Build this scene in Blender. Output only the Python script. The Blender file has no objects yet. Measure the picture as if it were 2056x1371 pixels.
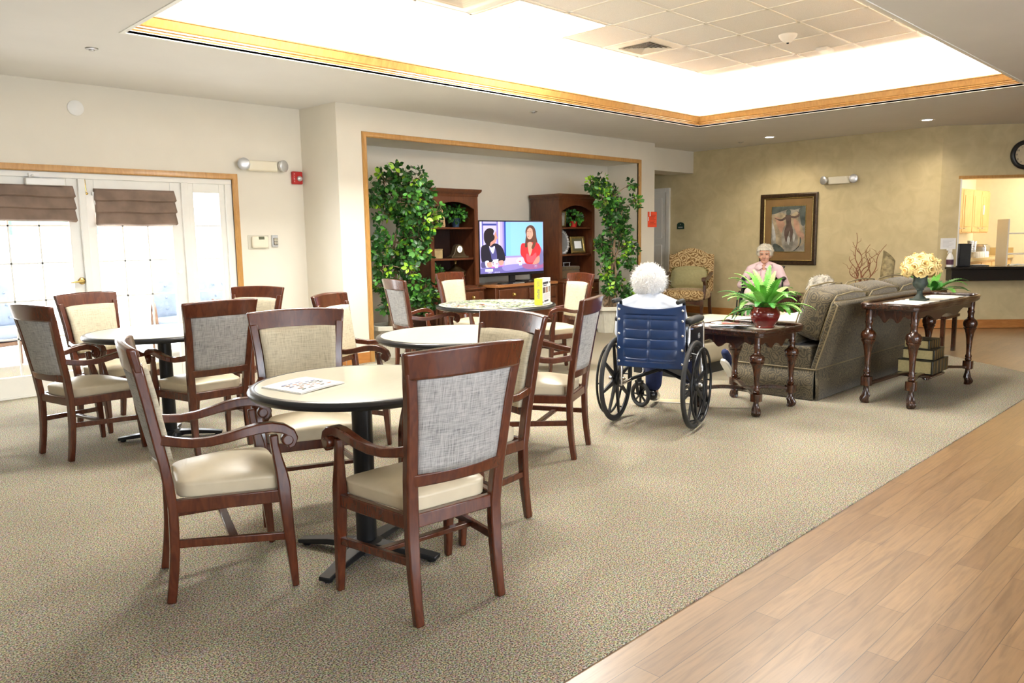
import bpy, bmesh, math, random
from mathutils import Vector, Matrix, noise
random.seed(7)
SC = bpy.context.scene
COL = SC.collection
PI = math.pi
R = math.radians
def V(*a): return Vector(a)
def T(x, y, z): return Matrix.Translation((x, y, z))
def RZ(a): return Matrix.Rotation(a, 4, 'Z')
def RX(a): return Matrix.Rotation(a, 4, 'X')
def RY(a): return Matrix.Rotation(a, 4, 'Y')

# ------------------------------------------------------------------ mesh builder
class MB:
    def __init__(s):
        s.bm = bmesh.new(); s.mi = 0
    def add(s, verts, faces, M=None):
        vs = [s.bm.verts.new((M @ Vector(v)) if M else Vector(v)) for v in verts]
        out = []
        for f in faces:
            try:
                nf = s.bm.faces.new([vs[i] for i in f]); nf.material_index = s.mi; nf.smooth = True; out.append(nf)
            except ValueError:
                pass
        return vs
    def box(s, x0, x1, y0, y1, z0, z1, M=None):
        v = [(x, y, z) for z in (z0, z1) for y in (y0, y1) for x in (x0, x1)]
        s.add(v, [(0, 2, 3, 1), (4, 5, 7, 6), (0, 1, 5, 4), (2, 6, 7, 3), (0, 4, 6, 2), (1, 3, 7, 5)], M); return s
    def bar(s, p0, p1, w, h, w1=None, h1=None, up=(0, 0, 1)):
        return s.sweep([p0, p1], [(w, h), (w1 or w, h1 or h)], up)
    def sweep(s, pts, wh, up=(0, 0, 1), sec=None):
        """rectangular (or custom section) bar along pts; wh = per-point (width across, height along up)"""
        sec = sec or [(-.5, -.5), (.5, -.5), (.5, .5), (-.5, .5)]
        pts = [Vector(p) for p in pts]; n = len(pts); k = len(sec); up = Vector(up)
        if not isinstance(wh, list): wh = [wh] * n
        vv = []
        for i, p in enumerate(pts):
            t = (pts[min(i + 1, n - 1)] - pts[max(i - 1, 0)]).normalized()
            side = t.cross(up)
            if side.length < 1e-4: side = t.cross(Vector((0, 1, 0)))
            side.normalize(); u = side.cross(t).normalized()
            for a, b in sec: vv.append(p + side * a * wh[i][0] + u * b * wh[i][1])
        ff = [tuple(range(k))[::-1], tuple((n - 1) * k + j for j in range(k))]
        for i in range(n - 1):
            for j in range(k):
                a = i * k + j; b = i * k + (j + 1) % k
                ff.append((a, b, b + k, a + k))
        s.add(vv, ff); return s
    def tube(s, pts, r, n=10, closed=False, M=None):
        pts = [Vector(p) for p in pts]; m = len(pts)
        rr = r if isinstance(r, (list, tuple)) else [r] * m
        t0 = (pts[1] - pts[0]).normalized()
        ref = Vector((0, 0, 1)) if abs(t0.z) < .9 else Vector((1, 0, 0))
        nrm = (ref - t0 * ref.dot(t0)).normalized()
        vv = []
        for i, p in enumerate(pts):
            if closed: t = (pts[(i + 1) % m] - pts[i - 1]).normalized()
            else: t = (pts[min(i + 1, m - 1)] - pts[max(i - 1, 0)]).normalized()
            nrm = (nrm - t * nrm.dot(t))
            if nrm.length < 1e-6: nrm = t.orthogonal()
            nrm.normalize(); b = t.cross(nrm)
            for j in range(n):
                a = 2 * PI * j / n
                vv.append(p + (nrm * math.cos(a) + b * math.sin(a)) * rr[i])
        ff = []
        for i in range(m if closed else m - 1):
            for j in range(n):
                a = i * n + j; b = i * n + (j + 1) % n; i2 = (i + 1) % m
                ff.append((a, b, i2 * n + (j + 1) % n, i2 * n + j))
        if not closed:
            ff.append(tuple(range(n))[::-1]); ff.append(tuple((m - 1) * n + j for j in range(n)))
        s.add(vv, ff, M); return s
    def lathe(s, prof, n=24, M=None, cap=True):
        vv = []; ff = []
        for r, z in prof:
            for j in range(n):
                a = 2 * PI * j / n; vv.append((r * math.cos(a), r * math.sin(a), z))
        for i in range(len(prof) - 1):
            for j in range(n):
                a = i * n + j; b = i * n + (j + 1) % n; ff.append((a, b, b + n, a + n))
        if cap:
            ff.append(tuple(range(n))[::-1]); ff.append(tuple((len(prof) - 1) * n + j for j in range(n)))
        s.add(vv, ff, M); return s
    def prism(s, poly, d0, d1, M=None):
        """poly in local xy, extruded along local z d0..d1"""
        n = len(poly)
        v = [(x, y, d0) for x, y in poly] + [(x, y, d1) for x, y in poly]
        f = [tuple(range(n))[::-1], tuple(range(n, 2 * n))] + [(i, (i + 1) % n, n + (i + 1) % n, n + i) for i in range(n)]
        s.add(v, f, M); return s
    def grid(s, fn, nu, nv, cu=False, cv=False, M=None):
        v = [fn(i / (nu if cu else nu - 1), j / (nv if cv else nv - 1)) for i in range(nu) for j in range(nv)]
        f = []
        for i in range(nu if cu else nu - 1):
            for j in range(nv if cv else nv - 1):
                i2 = (i + 1) % nu; j2 = (j + 1) % nv
                f.append((i * nv + j, i2 * nv + j, i2 * nv + j2, i * nv + j2))
        s.add(v, f, M); return s
    def ell(s, c, r, M=None, nu=20, nv=12, fn=None):
        if not isinstance(r, (tuple, list)): r = (r, r, r)
        c = Vector(c); vv = []; ff = []
        def P(th, ph):
            d = Vector((math.sin(ph) * math.cos(th), math.sin(ph) * math.sin(th), math.cos(ph)))
            k = fn(d) if fn else 1
            return c + Vector((d.x * r[0], d.y * r[1], d.z * r[2])) * k
        vv.append(P(0, 0))
        for i in range(1, nv):
            for j in range(nu): vv.append(P(2 * PI * j / nu, PI * i / nv))
        vv.append(P(0, PI)); L = len(vv) - 1
        for j in range(nu): ff.append((0, 1 + j, 1 + (j + 1) % nu)); ff.append((L, 1 + (nv - 2) * nu + (j + 1) % nu, 1 + (nv - 2) * nu + j))
        for i in range(nv - 2):
            for j in range(nu):
                a = 1 + i * nu + j; b = 1 + i * nu + (j + 1) % nu; ff.append((a, a + nu, b + nu, b))
        s.add(vv, ff, M); return s
    def cap(s, p0, p1, r0, r1, n=14):
        """closed tapered capsule"""
        p0 = Vector(p0); p1 = Vector(p1); d = p1 - p0; L = max(d.length, 1e-5); d.normalize()
        prof = [(max(r0 * math.sin(a), .0004), -r0 * math.cos(a)) for a in [PI / 2 * i / 5 for i in range(6)]]
        prof += [(max(r1 * math.cos(a), .0004), L + r1 * math.sin(a)) for a in [PI / 2 * i / 5 for i in range(6)]]
        M = Matrix.Translation(p0) @ d.to_track_quat('Z', 'Y').to_matrix().to_4x4()
        s.lathe(prof, n, M); return s
    def chain(s, pts, rs, n=14):
        for i in range(len(pts) - 1): s.cap(pts[i], pts[i + 1], rs[i], rs[i + 1], n)
        return s
    def cushion(s, x0, x1, y0, y1, z0, z1, r=.05, puff=.02, M=None, n=14):
        """rounded pillow box"""
        cx, cy, cz = (x0 + x1) / 2, (y0 + y1) / 2, (z0 + z1) / 2; hx, hy, hz = (x1 - x0) / 2, (y1 - y0) / 2, (z1 - z0) / 2
        def f(d):
            return d
        bm2 = bmesh.new(); bmesh.ops.create_cube(bm2, size=2)
        bmesh.ops.subdivide_edges(bm2, edges=bm2.edges[:], cuts=n, use_grid_fill=True)
        h = Vector((hx, hy, hz)); rr = min(r, hx, hy, hz)
        vv = []
        for v in bm2.verts:
            p = Vector((v.co.x * hx, v.co.y * hy, v.co.z * hz))
            inner = Vector([max(-(h[i] - rr), min(h[i] - rr, p[i])) for i in range(3)])
            dd = p - inner
            if dd.length > 1e-9: p = inner + dd.normalized() * rr
            nx, ny, nz = v.co
            p.x += (1 if nx > 0 else -1) * puff * (1 - ny * ny) * (1 - nz * nz) * (abs(nx) > .98) * .6
            p.y += (1 if ny > 0 else -1) * puff * (1 - nx * nx) * (1 - nz * nz) * (abs(ny) > .98)
            p.z += (1 if nz > 0 else -1) * puff * (1 - nx * nx) * (1 - ny * ny) * (abs(nz) > .98)
            vv.append(p + Vector((cx, cy, cz)))
        bm2.verts.index_update()
        ff = [tuple(v.index for v in f.verts) for f in bm2.faces]
        s.add(vv, ff, M); bm2.free(); return s
    def ringrect(s, x0, x1, y0, y1, prof, closed=True):
        """profile (offset outward, z) swept round a rectangle with mitred corners"""
        vv = []
        for o, z in prof:
            vv += [(x0 - o, y0 - o, z), (x1 + o, y0 - o, z), (x1 + o, y1 + o, z), (x0 - o, y1 + o, z)]
        ff = []; n = len(prof)
        for i in range(n if closed else n - 1):
            for j in range(4):
                a = i * 4 + j; b = i * 4 + (j + 1) % 4; k = ((i + 1) % n) * 4
                ff.append((a, b, k + (j + 1) % 4, k + j))
        s.add(vv, ff); return s
    def text(s, body, size, M, ext=.0006, align='CENTER'):
        cu = bpy.data.curves.new('lettering', 'FONT'); cu.body = body; cu.size = size; cu.extrude = ext
        cu.align_x = align; cu.align_y = 'CENTER'
        ob = bpy.data.objects.new('lettering', cu); COL.objects.link(ob)
        dg = bpy.context.evaluated_depsgraph_get(); me = bpy.data.meshes.new_from_object(ob.evaluated_get(dg))
        vs = [v.co.copy() for v in me.vertices]; fs = [tuple(p.vertices) for p in me.polygons]
        s.add(vs, fs, M)
        bpy.data.objects.remove(ob); bpy.data.curves.remove(cu); bpy.data.meshes.remove(me); return s
    def build(s, name, mat, parent=None, bevel=0, sub=0, sharp=42, loc=None, rz=None, seg=2, recalc=True, rem=0, smooth=0):
        if recalc: bmesh.ops.recalc_face_normals(s.bm, faces=s.bm.faces[:])
        me = bpy.data.meshes.new(name); s.bm.to_mesh(me); s.bm.free()
        for m in (mat if isinstance(mat, (list, tuple)) else [mat]): me.materials.append(m)
        if not rem: me.set_sharp_from_angle(angle=R(sharp))
        o = bpy.data.objects.new(name, me); COL.objects.link(o)
        if parent: o.parent = parent
        if loc is not None: o.location = loc
        if rz is not None: o.rotation_euler = (0, 0, rz)
        if rem:
            md = o.modifiers.new('r', 'REMESH'); md.mode = 'VOXEL'; md.voxel_size = rem; md.use_smooth_shade = True
        if smooth:
            md = o.modifiers.new('s', 'SMOOTH'); md.iterations = smooth; md.factor = .5
        if bevel:
            md = o.modifiers.new('b', 'BEVEL'); md.width = bevel; md.segments = seg; md.limit_method = 'ANGLE'; md.angle_limit = R(38); md.harden_normals = False
        if sub:
            md = o.modifiers.new('u', 'SUBSURF'); md.levels = sub; md.render_levels = sub
        return o

def tag(o, label=None, cat=None, group=None, kind=None):
    if label: o['label'] = label
    if cat: o['category'] = cat
    if group: o['group'] = group
    if kind: o['kind'] = kind
    return o
def thing(name, label, cat, loc=(0, 0, 0), rz=0, group=None):
    o = bpy.data.objects.new(name, None); COL.objects.link(o); o.empty_display_size = .1
    o.location = loc; o.rotation_euler = (0, 0, rz)
    return tag(o, label, cat, group)
def struct(o): o['kind'] = 'structure'; return o
def dup(root, loc, rz, label=None, group=None):
    def cp(o, par):
        c = o.copy(); COL.objects.link(c)
        if par: c.parent = par
        for ch in list(o.children): cp(ch, c)
        return c
    r = cp(root, None); r.location = loc; r.rotation_euler = (0, 0, rz)
    if label: r['label'] = label
    if group: r['group'] = group
    return r

# ------------------------------------------------------------------ materials
def newmat(name):
    m = bpy.data.materials.new(name); m.use_nodes = True
    nt = m.node_tree; b = nt.nodes['Principled BSDF']; return m, nt, b
def N(nt, typ, **kw):
    n = nt.nodes.new(typ)
    for k, v in kw.items():
        if k.startswith('i_'): n.inputs[k[2:].replace('_', ' ')].default_value = v
        else: setattr(n, k, v)
    return n
def coords(nt, scale=(1, 1, 1), kind='Object', rot=(0, 0, 0)):
    tc = N(nt, 'ShaderNodeTexCoord'); mp = N(nt, 'ShaderNodeMapping')
    mp.inputs['Scale'].default_value = scale; mp.inputs['Rotation'].default_value = rot
    nt.links.new(tc.outputs[kind], mp.inputs['Vector']); return mp.outputs['Vector']
def ramp(nt, fac, stops):
    r = N(nt, 'ShaderNodeValToRGB'); e = r.color_ramp.elements
    while len(e) < len(stops): e.new(.5)
    for i, (p, c) in enumerate(stops): e[i].position = p; e[i].color = (*c, 1)
    nt.links.new(fac, r.inputs['Fac']); return r.outputs['Color']
def bump(nt, b, h, strength=.2, dist=.01):
    bp = N(nt, 'ShaderNodeBump'); bp.inputs['Strength'].default_value = strength; bp.inputs['Distance'].default_value = dist
    nt.links.new(h, bp.inputs['Height']); nt.links.new(bp.outputs['Normal'], b.inputs['Normal'])
def plain(name, col, rough=.5, metal=0, var=.06, scale=12, coat=0, bmp=0, spec=.5, sheen=0):
    """surface with a little mottling"""
    m, nt, b = newmat(name)
    v = coords(nt, (1, 1, 1)); no = N(nt, 'ShaderNodeTexNoise', i_Scale=scale, i_Detail=3.0); nt.links.new(v, no.inputs['Vector'])
    lo = tuple(max(0, c * (1 - var)) for c in col); hi = tuple(min(1, c * (1 + var)) for c in col)
    nt.links.new(ramp(nt, no.outputs['Fac'], [(.35, lo), (.65, hi)]), b.inputs['Base Color'])
    b.inputs['Roughness'].default_value = rough; b.inputs['Metallic'].default_value = metal
    b.inputs['Coat Weight'].default_value = coat; b.inputs['Coat Roughness'].default_value = .15; b.inputs['Specular IOR Level'].default_value = spec
    b.inputs['Sheen Weight'].default_value = sheen
    if bmp: bump(nt, b, no.outputs['Fac'], bmp, .004)
    return m
def wood(name, c0, c1, rough=.3, scale=(6, 6, 1.2), coat=.3, det=6, ns=3.0, kind='Object'):
    m, nt, b = newmat(name)
    v = coords(nt, scale, kind); no = N(nt, 'ShaderNodeTexNoise', i_Scale=ns, i_Detail=float(det), i_Distortion=1.2); nt.links.new(v, no.inputs['Vector'])
    nt.links.new(ramp(nt, no.outputs['Fac'], [(.3, c0), (.7, c1)]), b.inputs['Base Color'])
    b.inputs['Roughness'].default_value = rough; b.inputs['Coat Weight'].default_value = coat; b.inputs['Coat Roughness'].default_value = .12
    return m
def emis(name, col, s):
    m, nt, b = newmat(name)
    b.inputs['Base Color'].default_value = (*[c * .5 for c in col], 1); b.inputs['Emission Color'].default_value = (*col, 1); b.inputs['Emission Strength'].default_value = s
    b.inputs['Roughness'].default_value = .4
    return m
def tweed(name, cols, sc=220):
    m, nt, b = newmat(name)
    v = coords(nt, (sc, sc * .06, sc * .06)); n1 = N(nt, 'ShaderNodeTexNoise', i_Scale=1.0, i_Detail=2.0); nt.links.new(v, n1.inputs['Vector'])
    v2 = coords(nt, (sc * .05, sc * .05, sc)); n2 = N(nt, 'ShaderNodeTexNoise', i_Scale=1.0, i_Detail=2.0); nt.links.new(v2, n2.inputs['Vector'])
    mx = N(nt, 'ShaderNodeMath', operation='ADD'); nt.links.new(n1.outputs['Fac'], mx.inputs[0]); nt.links.new(n2.outputs['Fac'], mx.inputs[1])
    h = N(nt, 'ShaderNodeMath', operation='MULTIPLY'); h.inputs[1].default_value = .5; nt.links.new(mx.outputs[0], h.inputs[0])
    nt.links.new(ramp(nt, h.outputs[0], list(zip((.28, .44, .56, .72), cols))), b.inputs['Base Color'])
    b.inputs['Roughness'].default_value = .9; bump(nt, b, h.outputs[0], .35, .002); return m
def damask(name, cols, sc=9.0, rough=.7):
    m, nt, b = newmat(name)
    v = coords(nt, (sc, sc, sc))
    n0 = N(nt, 'ShaderNodeTexNoise', i_Scale=.6, i_Detail=1.0); nt.links.new(v, n0.inputs['Vector'])
    vo = N(nt, 'ShaderNodeTexVoronoi', feature='F1', i_Scale=1.2); nt.links.new(v, vo.inputs['Vector'])
    mu = N(nt, 'ShaderNodeMath', operation='MULTIPLY'); mu.inputs[1].default_value = 34.0; nt.links.new(vo.outputs['Distance'], mu.inputs[0])
    ad = N(nt, 'ShaderNodeMath', operation='ADD'); nt.links.new(mu.outputs[0], ad.inputs[0])
    n1 = N(nt, 'ShaderNodeTexNoise', i_Scale=2.2, i_Detail=2.0); nt.links.new(v, n1.inputs['Vector'])
    m2 = N(nt, 'ShaderNodeMath', operation='MULTIPLY'); m2.inputs[1].default_value = 22.0; nt.links.new(n1.outputs['Fac'], m2.inputs[0])
    nt.links.new(m2.outputs[0], ad.inputs[1])
    si = N(nt, 'ShaderNodeMath', operation='SINE'); nt.links.new(ad.outputs[0], si.inputs[0])
    hf = N(nt, 'ShaderNodeMath', operation='MULTIPLY_ADD'); hf.inputs[1].default_value = .5; hf.inputs[2].default_value = .5; nt.links.new(si.outputs[0], hf.inputs[0])
    nt.links.new(ramp(nt, hf.outputs[0], list(zip((.1, .45, .85), cols))), b.inputs['Base Color'])
    b.inputs['Roughness'].default_value = rough; b.inputs['Sheen Weight'].default_value = .2; return m

M = {}
M['wall'] = plain('painted_wall_cream', (.78, .735, .635), .75, var=.015, scale=3)
M['ceil'] = plain('ceiling_white', (.80, .785, .765), .85, var=.015, scale=2)
M['tile'] = plain('acoustic_tile', (.91, .91, .905), .9, var=.05, scale=120, bmp=.15)
M['white'] = plain('white_paint', (.86, .85, .80), .4, var=.01)
M['wplast'] = plain('ivory_plastic', (.80, .75, .60), .35, var=.01)
M['whitep'] = plain('white_plastic', (.88, .88, .86), .35, var=.01)
M['oak'] = wood('golden_oak', (.44, .22, .06), (.57, .31, .095), .32, (9, 9, 2.0), .3)
M['oakbase'] = wood('baseboard_oak', (.40, .155, .035), (.52, .22, .055), .4, (2, 2, 9), .2)
M['maple'] = wood('maple_cabinet', (.70, .40, .13), (.80, .50, .20), .4, (6, 6, 1.5), .2)
M['mahog'] = wood('chair_mahogany', (.062, .013, .005), (.115, .027, .010), .24, (14, 14, 3), .45)
M['hutch'] = wood('cherry_cabinet', (.060, .016, .006), (.125, .038, .013), .33, (5, 5, 1.5), .3)
M['hutchtop'] = wood('cabinet_top_edge', (.26, .10, .03), (.36, .15, .05), .3, (3, 8, 8), .4)
M['dark'] = wood('dark_walnut', (.022, .008, .004), (.052, .017, .007), .26, (8, 8, 2.5), .35)
M['amber'] = wood('turned_leg_walnut', (.020, .006, .003), (.078, .022, .006), .24, (12, 12, 3), .4)
M['vinyl'] = plain('cream_vinyl', (.66, .575, .41), .36, var=.03, scale=18, spec=.5)
M['tweed'] = tweed('tweed_front', [(.30, .265, .19), (.52, .465, .335), (.63, .57, .42), (.70, .64, .48)], 380)
M['tweedb'] = tweed('tweed_back', [(.10, .10, .11), (.31, .31, .30), (.43, .42, .41), (.54, .53, .52)], 360)
M['lam'] = wood('cream_laminate', (.74, .70, .545), (.77, .73, .58), .3, (3, 14, 3), .15)
M['blk'] = plain('black_edge', (.012, .013, .016), .28, var=.1)
M['blkmetal'] = plain('black_metal', (.009, .010, .012), .34, var=.1, spec=.35)
M['rubber'] = plain('black_rubber', (.018, .018, .018), .6, var=.1)
M['chrome'] = plain('chrome', (.75, .75, .76), .12, 1, var=.02)
M['steel'] = plain('brushed_steel', (.55, .55, .55), .3, 1, var=.05)
M['brass'] = plain('brass', (.62, .43, .15), .25, 1, var=.05)
M['antbrass'] = plain('antique_brass', (.34, .25, .11), .32, 1, var=.15)
M['navy'] = plain('navy_vinyl', (.010, .034, .115), .33, var=.12, scale=9, coat=.15)
M['silver'] = plain('silver_frame', (.62, .63, .65), .35, .7, var=.08)
M['gold'] = plain('gold_frame', (.40, .29, .10), .38, .8, var=.25, scale=60)
M['paper'] = plain('white_paper', (.88, .88, .88), .6, var=.01)
M['ink'] = plain('print_ink', (.05, .05, .06), .7, var=.1)
M['red'] = plain('alarm_red', (.45, .012, .012), .35, var=.05)
M['orange'] = plain('orange_red_paper', (.86, .085, .03), .6, var=.02)
M['yellow'] = plain('yellow_card', (.86, .74, .06), .4, var=.03)
M['sofa'] = damask('sofa_damask', [(.036, .026, .011), (.066, .048, .021), (.118, .088, .040)], 9)
M['sofad'] = damask('sofa_back_damask', [(.125, .105, .075), (.16, .135, .098), (.20, .17, .125)], 8)
M['piping'] = plain('sofa_piping', (.20, .155, .08), .6, var=.05)
M['golddam'] = damask('gold_damask', [(.20, .095, .022), (.50, .335, .135), (.66, .50, .26)], 5)
M['pillow'] = plain('sage_pillow', (.42, .39, .20), .8, var=.06, scale=30, bmp=.1)
M['beige'] = plain('beige_upholstery', (.52, .46, .32), .7, var=.05, scale=8)
M['cream'] = plain('cream_upholstery', (.66, .60, .43), .6, var=.03)
M['skin'] = plain('skin', (.66, .37, .255), .5, var=.07, scale=25, spec=.35)
M['lip'] = plain('lips', (.50, .20, .16), .5, var=.05)
M['hair'] = plain('white_hair', (.90, .89, .87), .55, var=.03, scale=40, bmp=.25)
M['hairg'] = plain('grey_hair', (.34, .31, .255), .6, var=.30, scale=18, bmp=.3)
M['hairb'] = plain('silver_blonde_hair', (.66, .61, .50), .6, var=.14, scale=30, bmp=.3)
M['shirt'] = plain('pale_blue_shirt', (.62, .68, .79), .75, var=.03, scale=20, bmp=.1)
M['trouser'] = plain('navy_trousers', (.012, .022, .085), .8, var=.12, scale=30)
M['purple'] = plain('purple_collar', (.075, .035, .20), .8, var=.1)
M['pink'] = plain('pink_jacket', (.88, .66, .69), .75, var=.04, scale=20, bmp=.1)
M['pinkl'] = plain('pale_pink_trousers', (.84, .72, .68), .75, var=.04, scale=20)
M['floral'] = plain('white_floral_top', (.80, .80, .76), .75, var=.10, scale=35)
M['leather'] = plain('black_shoe', (.010, .010, .012), .22, var=.1, coat=.3)
M['eye'] = plain('eye', (.16, .12, .10), .3, var=.1)
M['leafd'] = plain('leaf_dark', (.020, .085, .016), .36, var=.35, scale=9)
M['leafm'] = plain('leaf_mid', (.07, .25, .03), .38, var=.3, scale=9)
M['leafl'] = plain('leaf_lime', (.30, .55, .03), .4, var=.2, scale=9)
M['fern'] = plain('fern_green', (.13, .40, .05), .45, var=.25, scale=14)
M['fernl'] = plain('fern_light', (.30, .58, .13), .45, var=.2, scale=14)
M['ferny'] = plain('fern_dark', (.045, .24, .03), .45, var=.2, scale=14)
M['bark'] = wood('bark', (.16, .10, .055), (.34, .24, .15), .85, (20, 20, 4), 0)
M['twig'] = plain('willow_twig', (.27, .10, .045), .55, var=.25, scale=30)
M['terra'] = plain('oxblood_glaze', (.17, .012, .010), .10, var=.25, scale=6, coat=.8)
M['planter'] = plain('stone_white_planter', (.70, .68, .58), .7, var=.05, scale=15)
M['soil'] = plain('moss_soil', (.10, .09, .04), .9, var=.3, scale=40)
M['urn'] = plain('verdigris_urn', (.030, .045, .035), .5, var=.35, scale=25)
M['rose'] = plain('cream_yellow_petal', (.90, .68, .29), .6, var=.12, scale=40)
M['lace'] = plain('lace_runner', (.80, .77, .68), .85, var=.05, scale=50, bmp=.2)
M['screenblk'] = plain('tv_black', (.008, .008, .010), .15, var=.1)
M['roman'] = plain('roman_shade_fabric', (.235, .165, .125), .85, var=.16, scale=7, bmp=.1)
M['granite'] = plain('black_granite', (.010, .009, .009), .12, var=.4, scale=80)
M['green'] = plain('sign_green', (.020, .055, .040), .4, var=.05)
M['cloth'] = plain('white_cloth', (.78, .80, .74), .8, var=.05)
M['picmat'] = plain('picture_mat', (.215, .125, .042), .7, var=.10, scale=4)
M['picframe'] = plain('dark_bronze_frame', (.05, .028, .012), .35, .3, var=.4, scale=30)
M['bluecush'] = plain('blue_cushion', (.30, .37, .50), .8, var=.08)
M['rattan'] = plain('rattan', (.24, .13, .08), .5, var=.2)
M['concrete'] = plain('patio_concrete', (.72, .70, .66), .9, var=.05, scale=2)
M['kwall'] = plain('kitchen_wall', (.85, .79, .58), .8, var=.015)
M['lens'] = emis('lamp_lens', (1, .96, .88), 14)
M['panel'] = emis('troffer_lens', (1, .98, .93), 9)
M['cyan'] = plain('light_blue', (.12, .42, .75), .5, var=.03)
M['tealawn'] = plain('awning_green', (.24, .42, .36), .8, var=.05)

# wallpaper: beige sponged pattern
m, nt, b = newmat('wallpaper_beige'); v = coords(nt, (1, 1, 1))
n1 = N(nt, 'ShaderNodeTexNoise', i_Scale=5.0, i_Detail=6.0, i_Distortion=.8); nt.links.new(v, n1.inputs['Vector'])
nt.links.new(ramp(nt, n1.outputs['Fac'], [(.32, (.56, .47, .265)), (.5, (.61, .515, .30)), (.68, (.66, .56, .335))]), b.inputs['Base Color']); b.inputs['Roughness'].default_value = .8; M['paperwall'] = m
# carpet: fine loop speckle with broad wear
m, nt, b = newmat('carpet_speckle'); v = coords(nt)
n1 = N(nt, 'ShaderNodeTexNoise', i_Scale=185.0, i_Detail=2.0); nt.links.new(v, n1.inputs['Vector'])
n2 = N(nt, 'ShaderNodeTexVoronoi', i_Scale=150.0); nt.links.new(v, n2.inputs['Vector'])
c1 = ramp(nt, n1.outputs['Fac'], [(.38, (.085, .07, .055)), (.47, (.29, .25, .18)), (.54, (.42, .37, .27)), (.64, (.62, .57, .45))])
mx = N(nt, 'ShaderNodeMix', data_type='RGBA', blend_type='OVERLAY'); mx.inputs[0].default_value = .22
nt.links.new(c1, mx.inputs[6]); nt.links.new(n2.outputs['Color'], mx.inputs[7])
n3 = N(nt, 'ShaderNodeTexNoise', i_Scale=.9, i_Detail=3.0); nt.links.new(v, n3.inputs['Vector'])
mz = N(nt, 'ShaderNodeMix', data_type='RGBA', blend_type='MULTIPLY'); mz.inputs[0].default_value = 1.0
nt.links.new(mx.outputs[2], mz.inputs[6]); nt.links.new(ramp(nt, n3.outputs['Fac'], [(.35, (.86, .86, .86)), (.65, (1, 1, 1))]), mz.inputs[7])
nt.links.new(mz.outputs[2], b.inputs['Base Color']); b.inputs['Roughness'].default_value = .95; b.inputs['Specular IOR Level'].default_value = .1
bump(nt, b, n1.outputs['Fac'], .6, .004); M['carpet'] = m
# plank floor along X
m, nt, b = newmat('wood_planks'); v = coords(nt)
br = N(nt, 'ShaderNodeTexBrick', offset=.37, offset_frequency=2); nt.links.new(v, br.inputs['Vector'])
for k, val in (('Scale', 1.0), ('Brick Width', .92), ('Row Height', .0965), ('Mortar Size', .0012), ('Mortar Smooth', .1), ('Bias', .1)): br.inputs[k].default_value = val
br.inputs['Color1'].default_value = (.185, .096, .038, 1); br.inputs['Color2'].default_value = (.31, .185, .085, 1); br.inputs['Mortar'].default_value = (.06, .026, .012, 1)
v2 = coords(nt, (1.6, 22, 1)); g = N(nt, 'ShaderNodeTexNoise', i_Scale=2.0, i_Detail=6.0, i_Distortion=1.5); nt.links.new(v2, g.inputs['Vector'])
mz = N(nt, 'ShaderNodeMix', data_type='RGBA', blend_type='MULTIPLY'); mz.inputs[0].default_value = 1.0
nt.links.new(br.outputs['Color'], mz.inputs[6]); nt.links.new(ramp(nt, g.outputs['Fac'], [(.3, (.66, .60, .55)), (.5, (.95, .93, .90)), (.68, (1.15, 1.13, 1.10))]), mz.inputs[7])
nt.links.new(mz.outputs[2], b.inputs['Base Color']); b.inputs['Roughness'].default_value = .36; b.inputs['Specular IOR Level'].default_value = .5; b.inputs['Coat Weight'].default_value = .9; b.inputs['Coat Roughness'].default_value = .30
bump(nt, b, br.outputs['Fac'], -.15, .002); M['plank'] = m
# window glass that lets daylight through
m, nt, b = newmat('window_glass'); nt.nodes.remove(b); tr = N(nt, 'ShaderNodeBsdfTransparent'); gl = N(nt, 'ShaderNodeBsdfGlossy'); gl.inputs['Roughness'].default_value = .02
mxs = N(nt, 'ShaderNodeMixShader'); mxs.inputs[0].default_value = .06; nt.links.new(tr.outputs[0], mxs.inputs[1]); nt.links.new(gl.outputs[0], mxs.inputs[2])
nt.links.new(mxs.outputs[0], nt.nodes['Material Output'].inputs['Surface']); M['glass'] = m
# wallpaper border (floral) for the kitchen
m, nt, b = newmat('floral_border'); v = coords(nt, (9, 9, 9)); vo = N(nt, 'ShaderNodeTexVoronoi', i_Scale=1.3); nt.links.new(v, vo.inputs['Vector'])
nt.links.new(ramp(nt, vo.outputs['Distance'], [(.2, (.12, .16, .07)), (.42, (.50, .40, .20)), (.65, (.75, .62, .36))]), b.inputs['Base Color']); b.inputs['Roughness'].default_value = .8; M['border'] = m
# brown abstract painting colours
M['pa'] = plain('paint_grey', (.26, .24, .20), .6, var=.35, scale=9); M['pb'] = plain('paint_umber', (.10, .065, .05), .6, var=.3, scale=12)
M['pc'] = plain('paint_blush', (.42, .25, .17), .6, var=.2, scale=9); M['pd'] = plain('paint_teal', (.07, .085, .075), .6, var=.4, scale=9); M['pe'] = plain('paint_sand', (.36, .29, .19), .6, var=.3, scale=10)
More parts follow.
